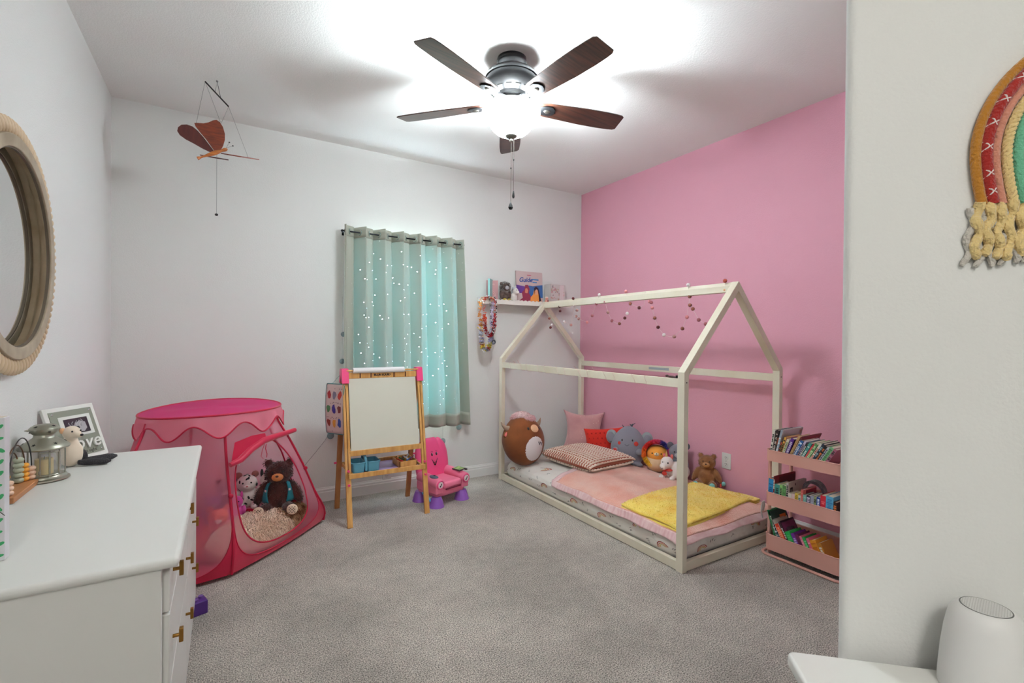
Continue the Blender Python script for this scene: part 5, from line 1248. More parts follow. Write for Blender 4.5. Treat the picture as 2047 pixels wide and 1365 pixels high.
# ------------------------------------------------------------------ pink toy chair
def toy_chair():
    t = thing('toy_chair', 'pink plastic musical toy armchair with a smiling face and purple feet', 'chair', (1.445, 3.440, 0), .30); t.scale = (1.0, 1.0, 1.0)
    pk = mat('toy_pink', (240, 84, 140), .38); pk2 = mat('toy_pink_light', (242, 126, 158), .42); pu = mat('toy_purple', (146, 92, 186), .4)
    for x in (-.125, .125):
        for y in (-.105, .095):
            b = MB(); b.lathe([(0,.075),(.034,.075),(.042,.055),(.050,.030),(.054,.010),(.058,.003),(.058,0),(0,0)], 24, (x, y, 0)); b.build('foot', pu, t)
    # base and seat
    b = MB(); b.box(-.145, .145, -.130, .120, .062, .150); b.build('base', pk2, t, bevel=.035, bseg=5)
    b = MB(); b.box(-.088, .088, -.150, .07, .128, .178); b.build('seat', pk2, t, bevel=.018, bseg=4)
    b = MB(); b.box(-.075, .075, -.1535, -.148, .122, .132); b.build('seat_gap', mat('deep_pink_shadow_plastic', (120, 24, 56), .5), t, bevel=.001)
    for sx in (-1, 1):
        b = MB(); b.tube([(sx*.128, -.150, .170), (sx*.128, -.02, .185), (sx*.125, .09, .190)], [.040, .041, .042], 20); b.box(sx*.128-.034, sx*.128+.034, -.145, .09, .10, .165); b.build('armrest', pk2 if sx < 0 else pk2, t, bevel=.008, bseg=3)
        b = MB(); b.M = Matrix.Translation((sx*.128, -.150, .170)) @ Matrix.Rotation(PI/2, 4, 'X'); b.lathe([(.034,0),(.034,.004),(.030,.009),(.026,.006),(0,.006)], 24); k_ = b.build('arm_knob', pk, t)
        b = MB(); b.M = Matrix.Translation((sx*.128, -.157, .170)) @ Matrix.Rotation(PI/2, 4, 'X'); b.lathe([(0,.003),(.022,.002),(.024,0)], 20); s_ = b.build('knob_sticker', plain(240, 216, 220, rough=.4), k_)
        b = MB(); b.bar((sx*.128-.008, -.161, .160), (sx*.128+.006, -.161, .182), .005, .003, (0,1,0)); b.ell((sx*.128-.008, -.161, .162), (.006,.003,.005), 8, 6); b.build('music_note', BLK, s_)
    # two-lobed back
    def back_pt(u, v, front):
        # u -1..1 across, v 0..1 up
        lob = .030*abs(math.sin(u*PI*.5+.0))**.5
        top = .462-.014*math.exp(-((u-.38)/.07)**2)-.14*max(0, abs(u)-.30)**2.2
        wv = .158*(1+.05*math.sin(v*PI)-.06*(1-v)-.10*v**5)
        z = .130+(top-.130)*v
        x = u*wv; y = .085+.045*v+(-.035 if front else .030)*(max(0, 1-abs(u)**5)*max(0, 1-v**7))**.5
        if front: y += .012*math.exp(-((u-.38)/.07)**2)*max(0, v-.72)*2.6
        return Vector((x, y, z))
    b = MB(); b.grid(lambda a, c: back_pt(a*2-1, c, True), 34, 26); b.grid(lambda a, c: back_pt(a*2-1, c, False), 34, 26); bk_ = b.build('backrest', pk, t, auto=False)
    def bp(x, z, off=.002):
        v = (z-.130)/(.455-.130); u = x/.155; p = back_pt(u, v, True); return Vector((x, p.y-off, z))
    for sx in (-1, 1):
        b = MB(); b.ell(bp(sx*.022, .338, .0005), (.0088, .003, .0155), 12, 10); e = b.build('eye', BLK, bk_); b = MB(); b.ell(bp(sx*.022+.002, .344, .003), (.003, .002, .005), 8, 6); b.build('eye_glint', plain(250,250,250), e) if False else b.build('eye_highlight', plain(250,250,250), bk_)
        b = MB(); b.tube([bp(sx*.022+.010*math.cos(q), .357+.006*math.sin(q), .001) for q in (0.3, 1.2, 1.9, 2.8)], .0012, 5); b.build('eyebrow', mat('deep_pink_shadow_plastic'), bk_)
    n = 12; b = MB(); up = [bp(-.030+.060*k/n, .305-.030*(1-(2*k/n-1)**2), .001) for k in range(n+1)]; b.tube(up, .0018, 5)
    lo = [bp(-.022+.044*k/n, .296-.044*(1-(2*k/n-1)**2)**.8+.0, .0015) for k in range(n+1)]; u2 = [bp(-.022+.044*k/n, .300-.028*(1-(2*k/n-1)**2), .0015) for k in range(n+1)]
    b.add(lo+u2, [(k, k+1, n+2+k, n+1+k) for k in range(n)]); b.build('smile', BLK, bk_, auto=False)
    b = MB(); b.ell(bp(.0, .268, .0005), (.008, .002, .006), 10, 6); b.build('tongue', plain(220, 60, 90), bk_)
    # remote on the left arm, picture book on the right arm, blue lever below
    b = MB(); b.ell((-.128, -.075, .215), (.026, .045, .012), 20, 10); rm = b.build('remote', plain(96, 110, 126, rough=.4), t); b = MB(); b.ell((-.128, -.082, .227), (.008, .010, .003), 10, 6); b.build('button', BLK, rm)
    b = MB(); b.M = Matrix.Translation((.132, -.06, .222)) @ Matrix.Rotation(-.12, 4, 'Y'); b.box(-.034, .034, -.05, .04, 0, .006); fb = b.build('flip_book', plain(54, 36, 44, rough=.5), t, bevel=.001)
    b = MB(); b.M = Matrix.Translation((.132, -.06, .2285)) @ Matrix.Rotation(-.12, 4, 'Y'); b.box(-.028, .028, -.043, .034, 0, .001); b.build('flip_page', mat('flip_page_print', (176, 196, 120), .6, col2=(110, 150, 90), nscale=40), fb, smooth=False)
    b = MB(); b.tube([(.16, -.10, .222), (.175, -.115, .222)], .008, 10); b.build('flip_tab', BLK, fb)
    b = MB(); b.bar((-.155, .02, .085), (-.165, -.085, .045), .020, .014); b.build('lever', plain(92, 168, 204, rough=.4), t, bevel=.004)
toy_chair()
# ------------------------------------------------------------------ play tent
def tent():
    t = thing('play_tent', 'pink pop-up play tent with scalloped canopy and open oval door', 'tent', (0, 0, 0))
    sheer = mat('sheer_pink_voile', (255, 158, 184), .8, transl=.55, trans=.54)
    val = mat('pink_voile_valance', (252, 150, 172), .8, transl=.4, trans=.16)
    mag = mat('magenta_taffeta', (206, 12, 66), .5, sheen=.3, transl=.12); topm = mat('fuchsia_canopy', (214, 30, 116), .55, transl=.25)
    pipe = mat('crimson_piping', (190, 14, 58), .5)
    C_ = Vector((-.050, 3.275, .835)); RX, RY = .352, .372
    rim = lambda a, z=0, k=1.0: Vector((C_.x+RX*k*math.cos(a), C_.y+RY*k*math.sin(a), C_.z+.008*math.cos(a)-.006*math.cos(2*a)+z))
    poles = {'A': [(.005,2.935,.80),(.012,2.900,.63),(.026,2.865,.47),(.045,2.840,.25),(.045,2.830,.10),(.040,2.850,.02)],
             'B': [(.262,3.130,.80),(.350,3.175,.62),(.430,3.235,.45),(.512,3.305,.245),(.582,3.372,.095),(.580,3.400,.02)],
             'C': [(.210,3.520,.80),(.28,3.58,.60),(.35,3.65,.45),(.41,3.71,.25),(.45,3.755,.10),(.44,3.76,.02)],
             'D': [(-.17,3.63,.80),(-.18,3.68,.60),(-.19,3.72,.45),(-.20,3.77,.25),(-.20,3.79,.10),(-.20,3.79,.02)],
             'E': [(-.395,3.38,.80),(-.44,3.40,.60),(-.48,3.42,.45),(-.53,3.44,.25),(-.555,3.45,.10),(-.55,3.45,.02)],
             'F': [(-.340,3.055,.80),(-.39,2.98,.63),(-.43,2.91,.47),(-.48,2.85,.25),(-.50,2.80,.10),(-.49,2.81,.02)]}
    def pole(k, v):     # v 0 bottom .. 1 top, by height, smoothed
        P = [Vector(p) for p in poles[k]][::-1]; z = .02+.78*v
        for i in range(len(P)-1):
            if z <= P[i+1].z+1e-9 or i == len(P)-2:
                u = (z-P[i].z)/(P[i+1].z-P[i].z); p0 = P[max(i-1, 0)]; p3 = P[min(i+2, len(P)-1)]
                q = 0.5*((2*P[i])+(P[i+1]-p0)*u+(2*p0-5*P[i]+4*P[i+1]-p3)*u*u+(3*P[i]-p0-3*P[i+1]+p3)*u**3); q.z = z; return q
    order = 'ABCDEF'; cen = Vector((.02, 3.30, 0))
    def panel(k1, k2):
        def P(u, v):
            a, b_ = pole(k1, v), pole(k2, v); p = a.lerp(b_, u); d = (p-cen); d.z = 0; d.normalize()
            return p+d*(.022*math.sin(PI*u)*(1-.5*v))
        return P
    def rectR(th, au, av):
        c, s_ = abs(math.cos(th)), abs(math.sin(th)); return min(au/c if c > 1e-6 else 9, av/s_ if s_ > 1e-6 else 9)
    def ring(P, cu, cv, rin, rout, n=72, m=6):
        b = MB(); vs = []; fs = []
        for i in range(m+1):
            for j in range(n):
                th = 2*PI*j/n; r = rin(th)+(rout(th)-rin(th))*i/m; vs.append(P(min(1, max(0, cu+r*math.cos(th))), min(1, max(0, cv+r*math.sin(th)))))
        for i in range(m):
            for j in range(n): j2 = (j+1) % n; fs.append((i*n+j, i*n+j2, (i+1)*n+j2, (i+1)*n+j))
        b.add(vs, fs); return b
    def outer(cu, cv):
        def f(th):
            c, s_ = math.cos(th), math.sin(th)
            ru = ((1-cu) if c > 0 else cu)/max(abs(c), 1e-6); rv = ((1-cv) if s_ > 0 else cv)/max(abs(s_), 1e-6); return min(ru, rv)
        return f
    def soft(cu, cv, low=.94, e=3.4):
        o = outer(cu, cv)
        def f(th):
            c, s_ = math.cos(th), math.sin(th)
            if s_ >= 0: return o(th)*.992
            a = ((1-cu) if c > 0 else cu); b_ = cv*low; return 1/((abs(c/a)**e+abs(s_/b_)**e)**(1/e))*.992
        return f
    for i, k in enumerate(order):
        k2 = order[(i+1) % 6]; P = panel(k, k2); cu, cv = .5, .46; o = outer(cu, cv); s_ = soft(cu, cv)
        if k == 'A':
            cu, cv = .47, .475; o = outer(cu, cv); s_ = soft(cu, cv, .93)
            def hole(th):
                c, q = math.cos(th), math.sin(th); a = .405; b_ = .375 if q > 0 else .385; e = 2.5; return 1/((abs(c/a)**e+abs(q/b_)**e)**(1/e))
            ring(P, cu, cv, hole, s_).build('door_panel', sheer, t, auto=False)
            b = MB(); b.tube([P(cu+hole(2*PI*j/96)*math.cos(2*PI*j/96), cv+hole(2*PI*j/96)*math.sin(2*PI*j/96)) for j in range(96)], .0042, 6, closed=True); b.build('door_piping', pipe, t)
        else:
            ring(P, cu, cv, lambda th: .002, s_, m=8).build('side_panel', sheer, t, auto=False)
        ring(P, cu, cv, s_, o, m=3).build('corner_gusset', mag, t, auto=False)
        b = MB(); pts = [P(cu+s_(2*PI*j/96)*math.cos(2*PI*j/96), cv+s_(2*PI*j/96)*math.sin(2*PI*j/96)) for j in range(47, 98) if True]; b.tube(pts, .0030, 5); b.build('panel_piping', pipe, t)
        b = MB(); b.tube([pole(k, v/16) for v in range(17)], .0070, 8); b.build('pole_sleeve', pipe, t)
        if k in 'ABF':
            b = MB(); p = pole(k, .52); b.ell(p+Vector((.004, -.008, 0)), (.012, .006, .012), 10, 8); b.build('sleeve_button', pipe, t)
    # floor sheet
    b = MB(); pts = []
    for i, k in enumerate(order):
        P = panel(k, order[(i+1) % 6])
        for u in range(8): pts.append(P(u/8, 0))
    n = len(pts); b.add([Vector((cen.x, cen.y, .012))]+pts, [(0, 1+i, 1+(i+1) % n) for i in range(n)]); b.build('floor_sheet', mag, t, smooth=False)
    # top disc, its hoop, scalloped valance
    b = MB(); n = 72; vs = [C_+Vector((0,0,.006))]; fs = []
    for q in range(1, 7):
        for j in range(n): p = rim(2*PI*j/n, 0, q/6); p.z = C_.z+(p.z-C_.z)*(q/6)+.006*(1-q/6)-.012*math.sin(PI*q/6)*math.sin(3*2*PI*j/n+1)*.4; vs.append(p)
    fs = [(0, 1+j, 1+(j+1) % n) for j in range(n)]
    for q in range(5):
        for j in range(n): j2 = (j+1) % n; fs.append((1+q*n+j, 1+(q+1)*n+j, 1+(q+1)*n+j2, 1+q*n+j2))
    b.add(vs, fs); b.build('canopy_top', topm, t, auto=False)
    b = MB(); b.tube([rim(2*PI*j/96) for j in range(96)], .0052, 8, closed=True); b.build('hoop', pipe, t)
    b = MB(); n = 240; m = 6; vs = []
    edge = lambda j: -.082-.034*math.cos(10*2*PI*j/n+2.2)+(-.0)
    for i in range(m+1):
        for j in range(n):
            a = 2*PI*j/n; u = i/m; vs.append(rim(a, edge(j)*u, 1+.045*u+.010*math.sin(a*17)*u))
    b.add(vs, [(i*n+j, i*n+(j+1) % n, (i+1)*n+(j+1) % n, (i+1)*n+j) for i in range(m) for j in range(n)]); b.build('valance', val, t, auto=False)
    b = MB(); b.tube([rim(2*PI*j/n, edge(j), 1.045+.010*math.sin(2*PI*j/n*17)+.004) for j in range(n)], .0042, 6, closed=True); b.build('valance_piping', pipe, t)
    # rolled-up door flap with its ties
    b = MB(); pts = [(.030,2.835,.592),(.075,2.862,.605),(.13,2.925,.645),(.19,2.985,.672),(.25,3.035,.680),(.31,3.095,.682),(.372,3.160,.686)]
    b.tube(pts, [.013,.017,.019,.019,.017,.015,.013], 14)
    b.add([(.035,2.850,.60),(.05,2.862,.70),(.13,2.935,.715),(.20,3.00,.712),(.21,2.995,.675),(.13,2.925,.645)], [(0,1,2,5),(5,2,3,4)])
    b.build('rolled_flap', mag, t)
    b = MB(); b.tube([(.195,2.972,.655),(.185,2.968,.625),(.178,2.965,.59),(.190,2.968,.575)], .0016, 5); b.tube([(.205,2.975,.655),(.200,2.97,.63),(.208,2.972,.60),(.206,2.97,.58)], .0022, 5); b.build('tie', pipe, t)
tent()
# fluffy things and soft toys inside
def fluffy(name, label, cat, c, r, fur, n, L_, wd, seed, rot=None):
    t = thing(name, label, cat, c, 0); rn = random.Random(seed); b = MB(); b.ell((0,0,0), r, 30, 16, rot=rot, fn=lambda v: v*(1+.10*noise.noise(v*9))); b.build('core', fur, t)
    f = MB(); blades(f, ell_samples((0,0,0), r, n, rn, rot=rot, keep=lambda p: p.z > -r[2]*.6), L_, wd, .6, .9, rn); o = f.build('shag', fur, t, auto=False); o['kind'] = 'stuff'; return t
cream_fur = mat('champagne_shag', (250, 226, 204), .95, sheen=.3, col2=(234, 196, 166), nscale=14, bump=.3, bscale=60)
fluffy('fluffy_cushion', 'cream shaggy floor cushion filling the front of the tent', 'cushion', (.155, 3.215, .095), (.270, .150, .080), cream_fur, 15000, .034, .005, 31, Matrix.Rotation(.75, 4, 'Z'))
fluffy('fluffy_cushion', 'peach shaggy cushion heaped at the back left inside the tent', 'cushion', (.085, 3.33, .075), (.14, .17, .075), cream_fur, 4000, .034, .005, 32)
fluffy('fur_throw', 'brown shaggy throw tucked in the right front of the tent', 'throw', (.345, 3.330, .105), (.150, .075, .060), mat('brown_shag', (190, 146, 108), .95, col2=(128, 84, 56), nscale=18), 6500, .036, .005, 33, Matrix.Rotation(.80, 4, 'Z'))
def vest(t):
    tl = mat('teal_vest', (22, 130, 146), .7, sheen=.2)
    for sx in (-1, 1):
        b = MB(); vs = []
        for i in range(9):
            for j in range(7):
                v = i/8; u = j/6; th = sx*(.55+1.0*u*(1-.25*v)+.25*v*(1-u)); z = .062+.108*v
                k = math.sqrt(max(.05, 1-((z-.090)/.100)**2)); vs.append((.084*k*math.sin(th)*1.02, -.071*k*math.cos(th), z))
        b.add(vs, [(i*7+j, i*7+j+1, (i+1)*7+j+1, (i+1)*7+j) for i in range(8) for j in range(6)]); o = b.build('vest_panel', tl, t, auto=False, solid=.004)
        th = sx*.80; b = MB(); b.M = Matrix.Translation((.082*math.sin(th), -.078*math.cos(th)+.0, .128)) @ Matrix.Rotation(th, 4, 'Z'); b.box(-.006,.006,-.003,0,-.006,.006); b.build('badge', plain(236,238,240), t)
    for sx in (-1, 1):
        b = MB(); b.ell((sx*.060+sx*.022,-.130,.036), (.028,.008,.028), 16, 10); p = b.build('paw_pad', mat('pad_cream', (226, 200, 176), .9), t)
        b = MB()
        for i in range(-3, 4):
            for j in range(-3, 4):
                if (i+j) % 2 == 0 and i*i+j*j < 10: b.ell((sx*.082+i*.007,-.1385,.036+j*.007), (.0028,.0015,.0028), 6, 4)
        b.build('pad_dots', mat('nose_brown'), p)
teddy('plush_bear', 'dark brown teddy bear in a teal vest sitting in the tent doorway', (.305, 3.385, .130), face_cam(.3, 3.29)-.12, 1.15, mat('dark_brown_fur', (84, 38, 30), .9, sheen=.35, col2=(50, 24, 22), nscale=14), mat('orange_tan_muzzle', (220, 150, 92), .85), dark=True, extras=vest)
def small_plush(name, label, loc, rz, S, body, accent, spots=None, ear='round'):
    t = thing(name, label, 'soft toy', loc, rz); t.scale = (S, S, S); b = MB()
    b.ell((0,0,.055), (.055,.045,.055), 18, 12); b.ell((0,-.015,.135), (.052,.046,.046), 20, 14)
    for sx in (-1, 1): b.ell((sx*.035,-.055,.018), (.020,.030,.018), 12, 8); b.ell((sx*.055,-.02,.07), (.018,.018,.036), 12, 8)
    b.build('body', body, t, remesh=.006)
    for sx in (-1, 1):
        b = MB(); b.ell((sx*.040,0,.178), (.018,.010,.018) if ear == 'round' else (.010,.008,.030), 12, 8); b.build('ear', accent, t)
        b = MB(); b.ell((sx*.020,-.056,.146), (.0045,.003,.005), 8, 6); b.build('eye', BLK, t)
    b = MB(); b.ell((0,-.056,.124), (.018,.012,.013), 12, 8); mz = b.build('muzzle', mat('white_plush'), t)
    b = MB(); b.ell((0,-.068,.130), (.005,.003,.004), 8, 6); b.build('nose', plain(200,110,120), mz)
    if spots:
        rn = random.Random(5); b = MB()
        for p, n in ell_samples((0,-.015,.135), (.053,.047,.047), 22, rn)+ell_samples((0,0,.055), (.056,.046,.056), 22, rn):
            q = Vector((0,0,1)).rotation_difference(n).to_matrix().to_4x4(); b.ell(p, (.010,.005,.002), 8, 4, rot=q @ Matrix.Rotation(rn.uniform(0,3), 4, 'Z'))
        b.build('dark_spots', spots, t)
    return t
small_plush('plush_leopard', 'white and black spotted plush cub left of the teddy in the tent', (.130, 3.470, .165), face_cam(.13, 3.47), 1.15, mat('white_plush'), mat('cub_ear', (176, 110, 104), .9), spots=mat('charcoal_spot', (54, 50, 52), .9))
small_plush('plush_puppy', 'white plush with dark-tipped ears peeking behind the teddy in the tent', (.255, 3.520, .185), face_cam(.25, 3.52), .95, mat('white_plush'), mat('charcoal_spot'), ear='long')
small_plush('plush_bunny', 'bright orchid pink plush beside the left door edge inside the tent', (.065, 3.36, .135), face_cam(.06, 3.36), .8, mat('orchid_plush', (226, 90, 180), .9, sheen=.3), mat('orchid_plush'), ear='long')
small_plush('plush_monkey', 'grey plush with round ears behind the left tent panel', (.015, 3.50, .150), face_cam(.0, 3.5), 1.05, mat('mid_grey_plush'), mat('near_black_plush'))
small_plush('plush_cat', 'violet plush toy behind the left tent panel near the dresser corner', (-.055, 3.43, .115), face_cam(-.05, 3.43), .9, mat('violet_plush', (110, 90, 160), .9), mat('violet_plush'), ear='long')
small_plush('plush_fox', 'orange plush toy low behind the left tent panel', (-.025, 3.24, .065), face_cam(-.02, 3.24), 1.05, mat('orange_plush', (226, 110, 70), .9), mat('orange_plush'))
fluffy('fluffy_pillow', 'coral red fluffy pillow seen through the left tent panel', 'pillow', (-.075, 3.16, .070), (.12, .10, .055), mat('coral_shag', (222, 104, 88), .95), 3500, .020, .005, 35)
t = thing('play_ball', 'white plastic ball on the tent floor behind the left panel', 'ball', (-.030, 3.075, .075)); b = MB(); b.ell((0,0,0), .033, 20, 14); b.build('ball_shell', plain(236, 226, 222, rough=.3), t)
b = MB(); b.tube([(.0332*math.cos(2*PI*k/24), .0332*math.sin(2*PI*k/24), 0) for k in range(24)], .0008, 4, closed=True); b.build('seam', plain(206, 196, 194), t)
t = thing('toy_block', 'purple plastic toy block on the carpet at the dresser corner', 'toy', (-.094, 2.565, 0), .3)
b = MB(); b.box(-.030,.030,-.030,.030,0,.060); b.build('block', plain(86, 48, 130, rough=.4), t, bevel=.004)
b = MB(); b.tube([(.012,.012,.060),(.012,.012,.070)], .010, 12); b.tube([(-.012,-.012,.060),(-.012,-.012,.070)], .010, 12); b.build('stud', plain(120, 84, 160, rough=.4), t)

# ------------------------------------------------------------------ things on the dresser
ZD = .751
def lantern():
    t = thing('candle_lantern', 'pewter metal lantern with glass panes and a cream candle on the dresser', 'lantern', (-.532, 2.248, ZD), face_cam(-.532, 2.248)+.25)
    pw = mat('brushed_pewter_metal', (158, 156, 142), .34, metal=.85); gl = mat('lantern_glass', (250,252,252), .03, trans=.85); dk = mat('slot_black')
    b = MB(); b.lathe([(0,0),(.064,0),(.068,.003),(.067,.007),(.060,.011),(.058,.017),(.055,.020),(0,.020)], 40); b.build('base', pw, t)
    b = MB(); b.lathe([(0,.107),(.056,.107),(.066,.110),(.068,.114),(.066,.119),(.056,.128),(.042,.138),(.032,.146),(.028,.150),(.027,.158),(0,.158)], 40); rf = b.build('roof', pw, t)
    b = MB(); b.lathe([(0,.158),(.027,.158),(.034,.164),(.039,.174),(.040,.178),(.034,.186),(.020,.192),(.004,.195),(0,.195)], 36); cp = b.build('chimney_cap', pw, t)
    b = MB(); b.tube([(-.040,0,.176),(-.050,0,.177)], [.004,.001], 8); b.build('cap_spur', pw, cp)
    def star(par, th, z, r_, slope):
        b = MB(); pts = [((.0055 if q % 2 == 0 else .0023)*math.cos(q*PI/5), (.0055 if q % 2 == 0 else .0023)*math.sin(q*PI/5)) for q in range(10)]
        b.M = Matrix.Rotation(th, 4, 'Z') @ Matrix.Translation((0, -r_, z)) @ Matrix.Rotation(slope, 4, 'X'); b.prism(pts, -.0003, .0009); b.build('star_hole', dk, par, smooth=False)
    for k in range(6): star(rf, k*PI/3+.3, .130, .0535, .72)
    for k in range(4): star(cp, k*PI/2+.1, .170, .0372, 1.15); star(cp, k*PI/2+.6, .1875, .0315, .45)
    n = 6
    for k in range(n):
        th = 2*PI*(k+.5)/n; p = Vector((.055*math.cos(th), .055*math.sin(th), 0))
        b = MB(); b.bar(p+Vector((0,0,.018)), p+Vector((0,0,.109)), .005, .003, (math.cos(th), math.sin(th), 0)); b.build('frame_post', pw, t, bevel=.0006)
        th2 = 2*PI*(k+1)/n; m0 = [2*PI*(k+.5+q/6)/n for q in range(7)]
        b = MB(); b.add([(.0535*math.cos(a), .0535*math.sin(a), z) for z in (.020,.107) for a in m0], [(q, q+1, q+8, q+7) for q in range(6)]); b.build('glass_pane', gl, t, auto=False)
    b = MB()
    a0, a1 = -PI/2-.42, -PI/2+.42; r_ = .0575
    P_ = lambda a, z: Vector((r_*math.cos(a), r_*math.sin(a), z))
    b.tube([P_(a0,.024),P_(a0,.102)], .0022, 6); b.tube([P_(a1,.024),P_(a1,.102)], .0022, 6); b.tube([P_(a0+(a1-a0)*q/6,.102) for q in range(7)], .0022, 6); b.tube([P_(a0+(a1-a0)*q/6,.024) for q in range(7)], .0022, 6); dr = b.build('door_frame', pw, t)
    b = MB(); [b.tube([P_(a0-.03,z0),P_(a0-.03,z0+.012)], .003, 8) for z0 in (.030,.086)]; b.build('hinge', pw, dr)
    c = thing('candle', 'cream pillar candle inside the pewter lantern', 'candle', (-.532, 2.248, ZD+.0205), 0)
    b = MB(); b.lathe([(0,0),(.0235,0),(.024,.002),(.024,.052),(.021,.054),(.012,.050),(0,.050)], 28); b.build('wax', mat('cream_wax', (236, 214, 150), .45, transl=.2), c)
    b = MB(); b.tube([(0,0,.050),(.001,0,.060)], .0011, 5); b.build('wick', dk, c)
lantern()
def long_leg_toy():
    t = thing('plush_dog', 'cream plush dog with dark ears and dark knitted legs beside the photo frame', 'soft toy', (-.500, 2.430, ZD), face_cam(-.5, 2.43)+.55)
    cr = mat('cream_plush', (236, 218, 196), .9, sheen=.3); dk = mat('charcoal_knit', (66, 64, 68), .95, bump=.8, bscale=250)
    b = MB(); b.ell((0,0,.048), (.040,.032,.050), 20, 14); b.ell((0,.002,.085), (.026,.024,.035), 16, 12); b.ell((-.004,-.010,.130), (.028,.030,.026), 18, 12); b.ell((-.0,-.038,.122), (.014,.020,.012), 12, 8); b.build('body', cr, t, remesh=.005)
    for sx in (-1, 1): b = MB(); b.ell((sx*.022-.004,.0,.138), (.010,.008,.014), 10, 8, rot=Matrix.Rotation(sx*.6, 4, 'Y')); b.build('ear', dk if sx > 0 else mat('pale_orange_felt', (232, 178, 134), .9), t)
    b = MB(); b.ell((0,-.058,.124), (.006,.004,.005), 8, 6); b.build('nose', BLK, t)
    for sx in (-1, 1): b = MB(); b.ell((sx*.014-.004,-.036,.138), (.0032,.003,.0036), 8, 6); b.build('eye', BLK, t)
    b = MB(); b.ell((.034,-.012,.040), (.012,.012,.026), 12, 8, rot=Matrix.Rotation(-.4, 4, 'Y')); b.build('arm', dk, t)
    for s_, (p, q) in enumerate((((.010,-.025,.014),(.070,-.105,.013)),((.034,-.005,.013),(.135,-.045,.013)))):
        p, q = Vector(p), Vector(q); b = MB(); b.tube([p.lerp(q, k/8) for k in range(9)], [.009,.011,.012,.0125,.0125,.013,.013,.011,.004], 12); b.build('leg', dk, t)
long_leg_toy()
def photo_frame():
    a = Vector((.115, .178, 0)).normalized(); ph = .34; nb = Vector((-.84, .54, 0)).normalized(); up = (nb*math.sin(ph)+Vector((0,0,math.cos(ph)))).normalized()
    O = Vector((-.531, 2.433, ZD+.004))
    t = thing('photo_frame', 'white and grey love photo frame leaning back at the far end of the dresser', 'photo frame', O, 0); t.matrix_world = frame(O, a, up)
    W, Hh = .212, .225
    wh = mat('frame_white', (232, 230, 224), .5); gr = mat('frame_sage_grey', (136, 138, 124), .55)
    b = MB(); b.box(0, W, 0, Hh, -.012, 0); b.build('backboard', wh, t, bevel=.002)
    b = MB(); b.box(.017, W-.017, .017, Hh-.017, 0, .003); b.build('grey_panel', gr, t, bevel=.0006)
    b = MB(); b.box(.045, W-.034, .098, Hh-.042, .003, .0045); b.build('mat_border', plain(226, 226, 220), t, smooth=False)
    b = MB(); b.box(.062, W-.050, .108, Hh-.054, .0045, .0052); ph_ = b.build('photograph', mat('dark_photo', (38, 30, 40), .3, coat=.5), t, smooth=False)
    b = MB(); rn = random.Random(3)
    for k in range(5):
        x0 = .085+.012*k; b.tube([(x0+.006*math.sin(q*.8+k), .128+.004*q+.002*k, .0056) for q in range(8)], .0016, 4)
    b.add([(.085,.118,.0056),(.135,.112,.0056),(.150,.125,.0056),(.148,.150,.0056),(.125,.160,.0056),(.100,.145,.0056)], [(0,1,2,3,4,5)]); b.build('pale_shape', plain(176, 172, 176), ph_, smooth=False)
    for x, y in ((.028, Hh-.028), (W-.028, Hh-.028), (.028, .028), (W-.028, .028)): b = MB(); b.ell((x, y, .003), (.0048, .0048, .0032), 12, 8); b.build('stud', mat('chrome_stud', (200,200,200), .15, metal=1), t)
    text_mesh('raised_lettering', 'love', .074, wh, t, .003, Matrix.Translation((.118, .066, .0065)), shear=.25, offset=.0008, spacing=1.08)
    text_mesh('small_lettering', 'at first sight', .0185, mat('dark_taupe_ink', (74, 72, 66), .6), t, .0003, Matrix.Translation((.118, .030, .0034)))
    b = MB(); b.add([(.08,.15,-.012),(.13,.15,-.012),(.13,.02,-.080),(.08,.02,-.080),(.08,.15,-.014),(.13,.15,-.014),(.13,.018,-.083),(.08,.018,-.083)], [(0,1,2,3),(7,6,5,4),(0,3,7,4),(1,5,6,2),(3,2,6,7)]); b.build('easel_back', BLK, t, smooth=False)
photo_frame()
def bead_arch():
    t = thing('bead_maze', 'wooden rainbow toy with wire arches and pastel beads at the left edge of the dresser', 'toy', (-.560, 2.095, ZD), 0)
    wd = mat('beech_base', (196, 136, 88), .5, col2=(178, 118, 72), nscale=6, nstretch=(6, 1, 6))
    b = MB(); b.box(-.028, .028, -.125, .115, 0, .018); b.build('base', wd, t, bevel=.003)
    wr = mat('wire_brown', (92, 58, 34), .4, metal=.3); wb = mat('wire_black', (36, 30, 28), .4)
    cb = {'sage': (176, 182, 160), 'amber': (240, 168, 60), 'blush': (240, 202, 176)}
    for i, (r_, xo, nm, nb, hr) in enumerate(((.098,.010,'blush',3,.0085),(.082,-.002,'amber',4,.0085),(.062,-.012,'sage',5,.0095))):
        pts = [Vector((xo, r_*math.cos(PI*k/24), .018+.045+ (.155-.045-.022*i)*math.sin(PI*k/24))) for k in range(25)]
        pts = [Vector((xo, r_, .016))]+pts+[Vector((xo, -r_, .016))]
        b = MB(); b.tube(pts, .0018, 6); w_ = b.build('wire_arch', wb if i == 0 else wr, t)
        for side in (1, -1):
            for k in range(nb):
                b = MB(); b.ell((xo, side*r_, .018+hr*.95+k*hr*1.75), (.0115 if nm != 'sage' else .014, .0115 if nm != 'sage' else .014, hr), 14, 10); b.build('bead', plain(*cb[nm], rough=.5), t)
bead_arch()
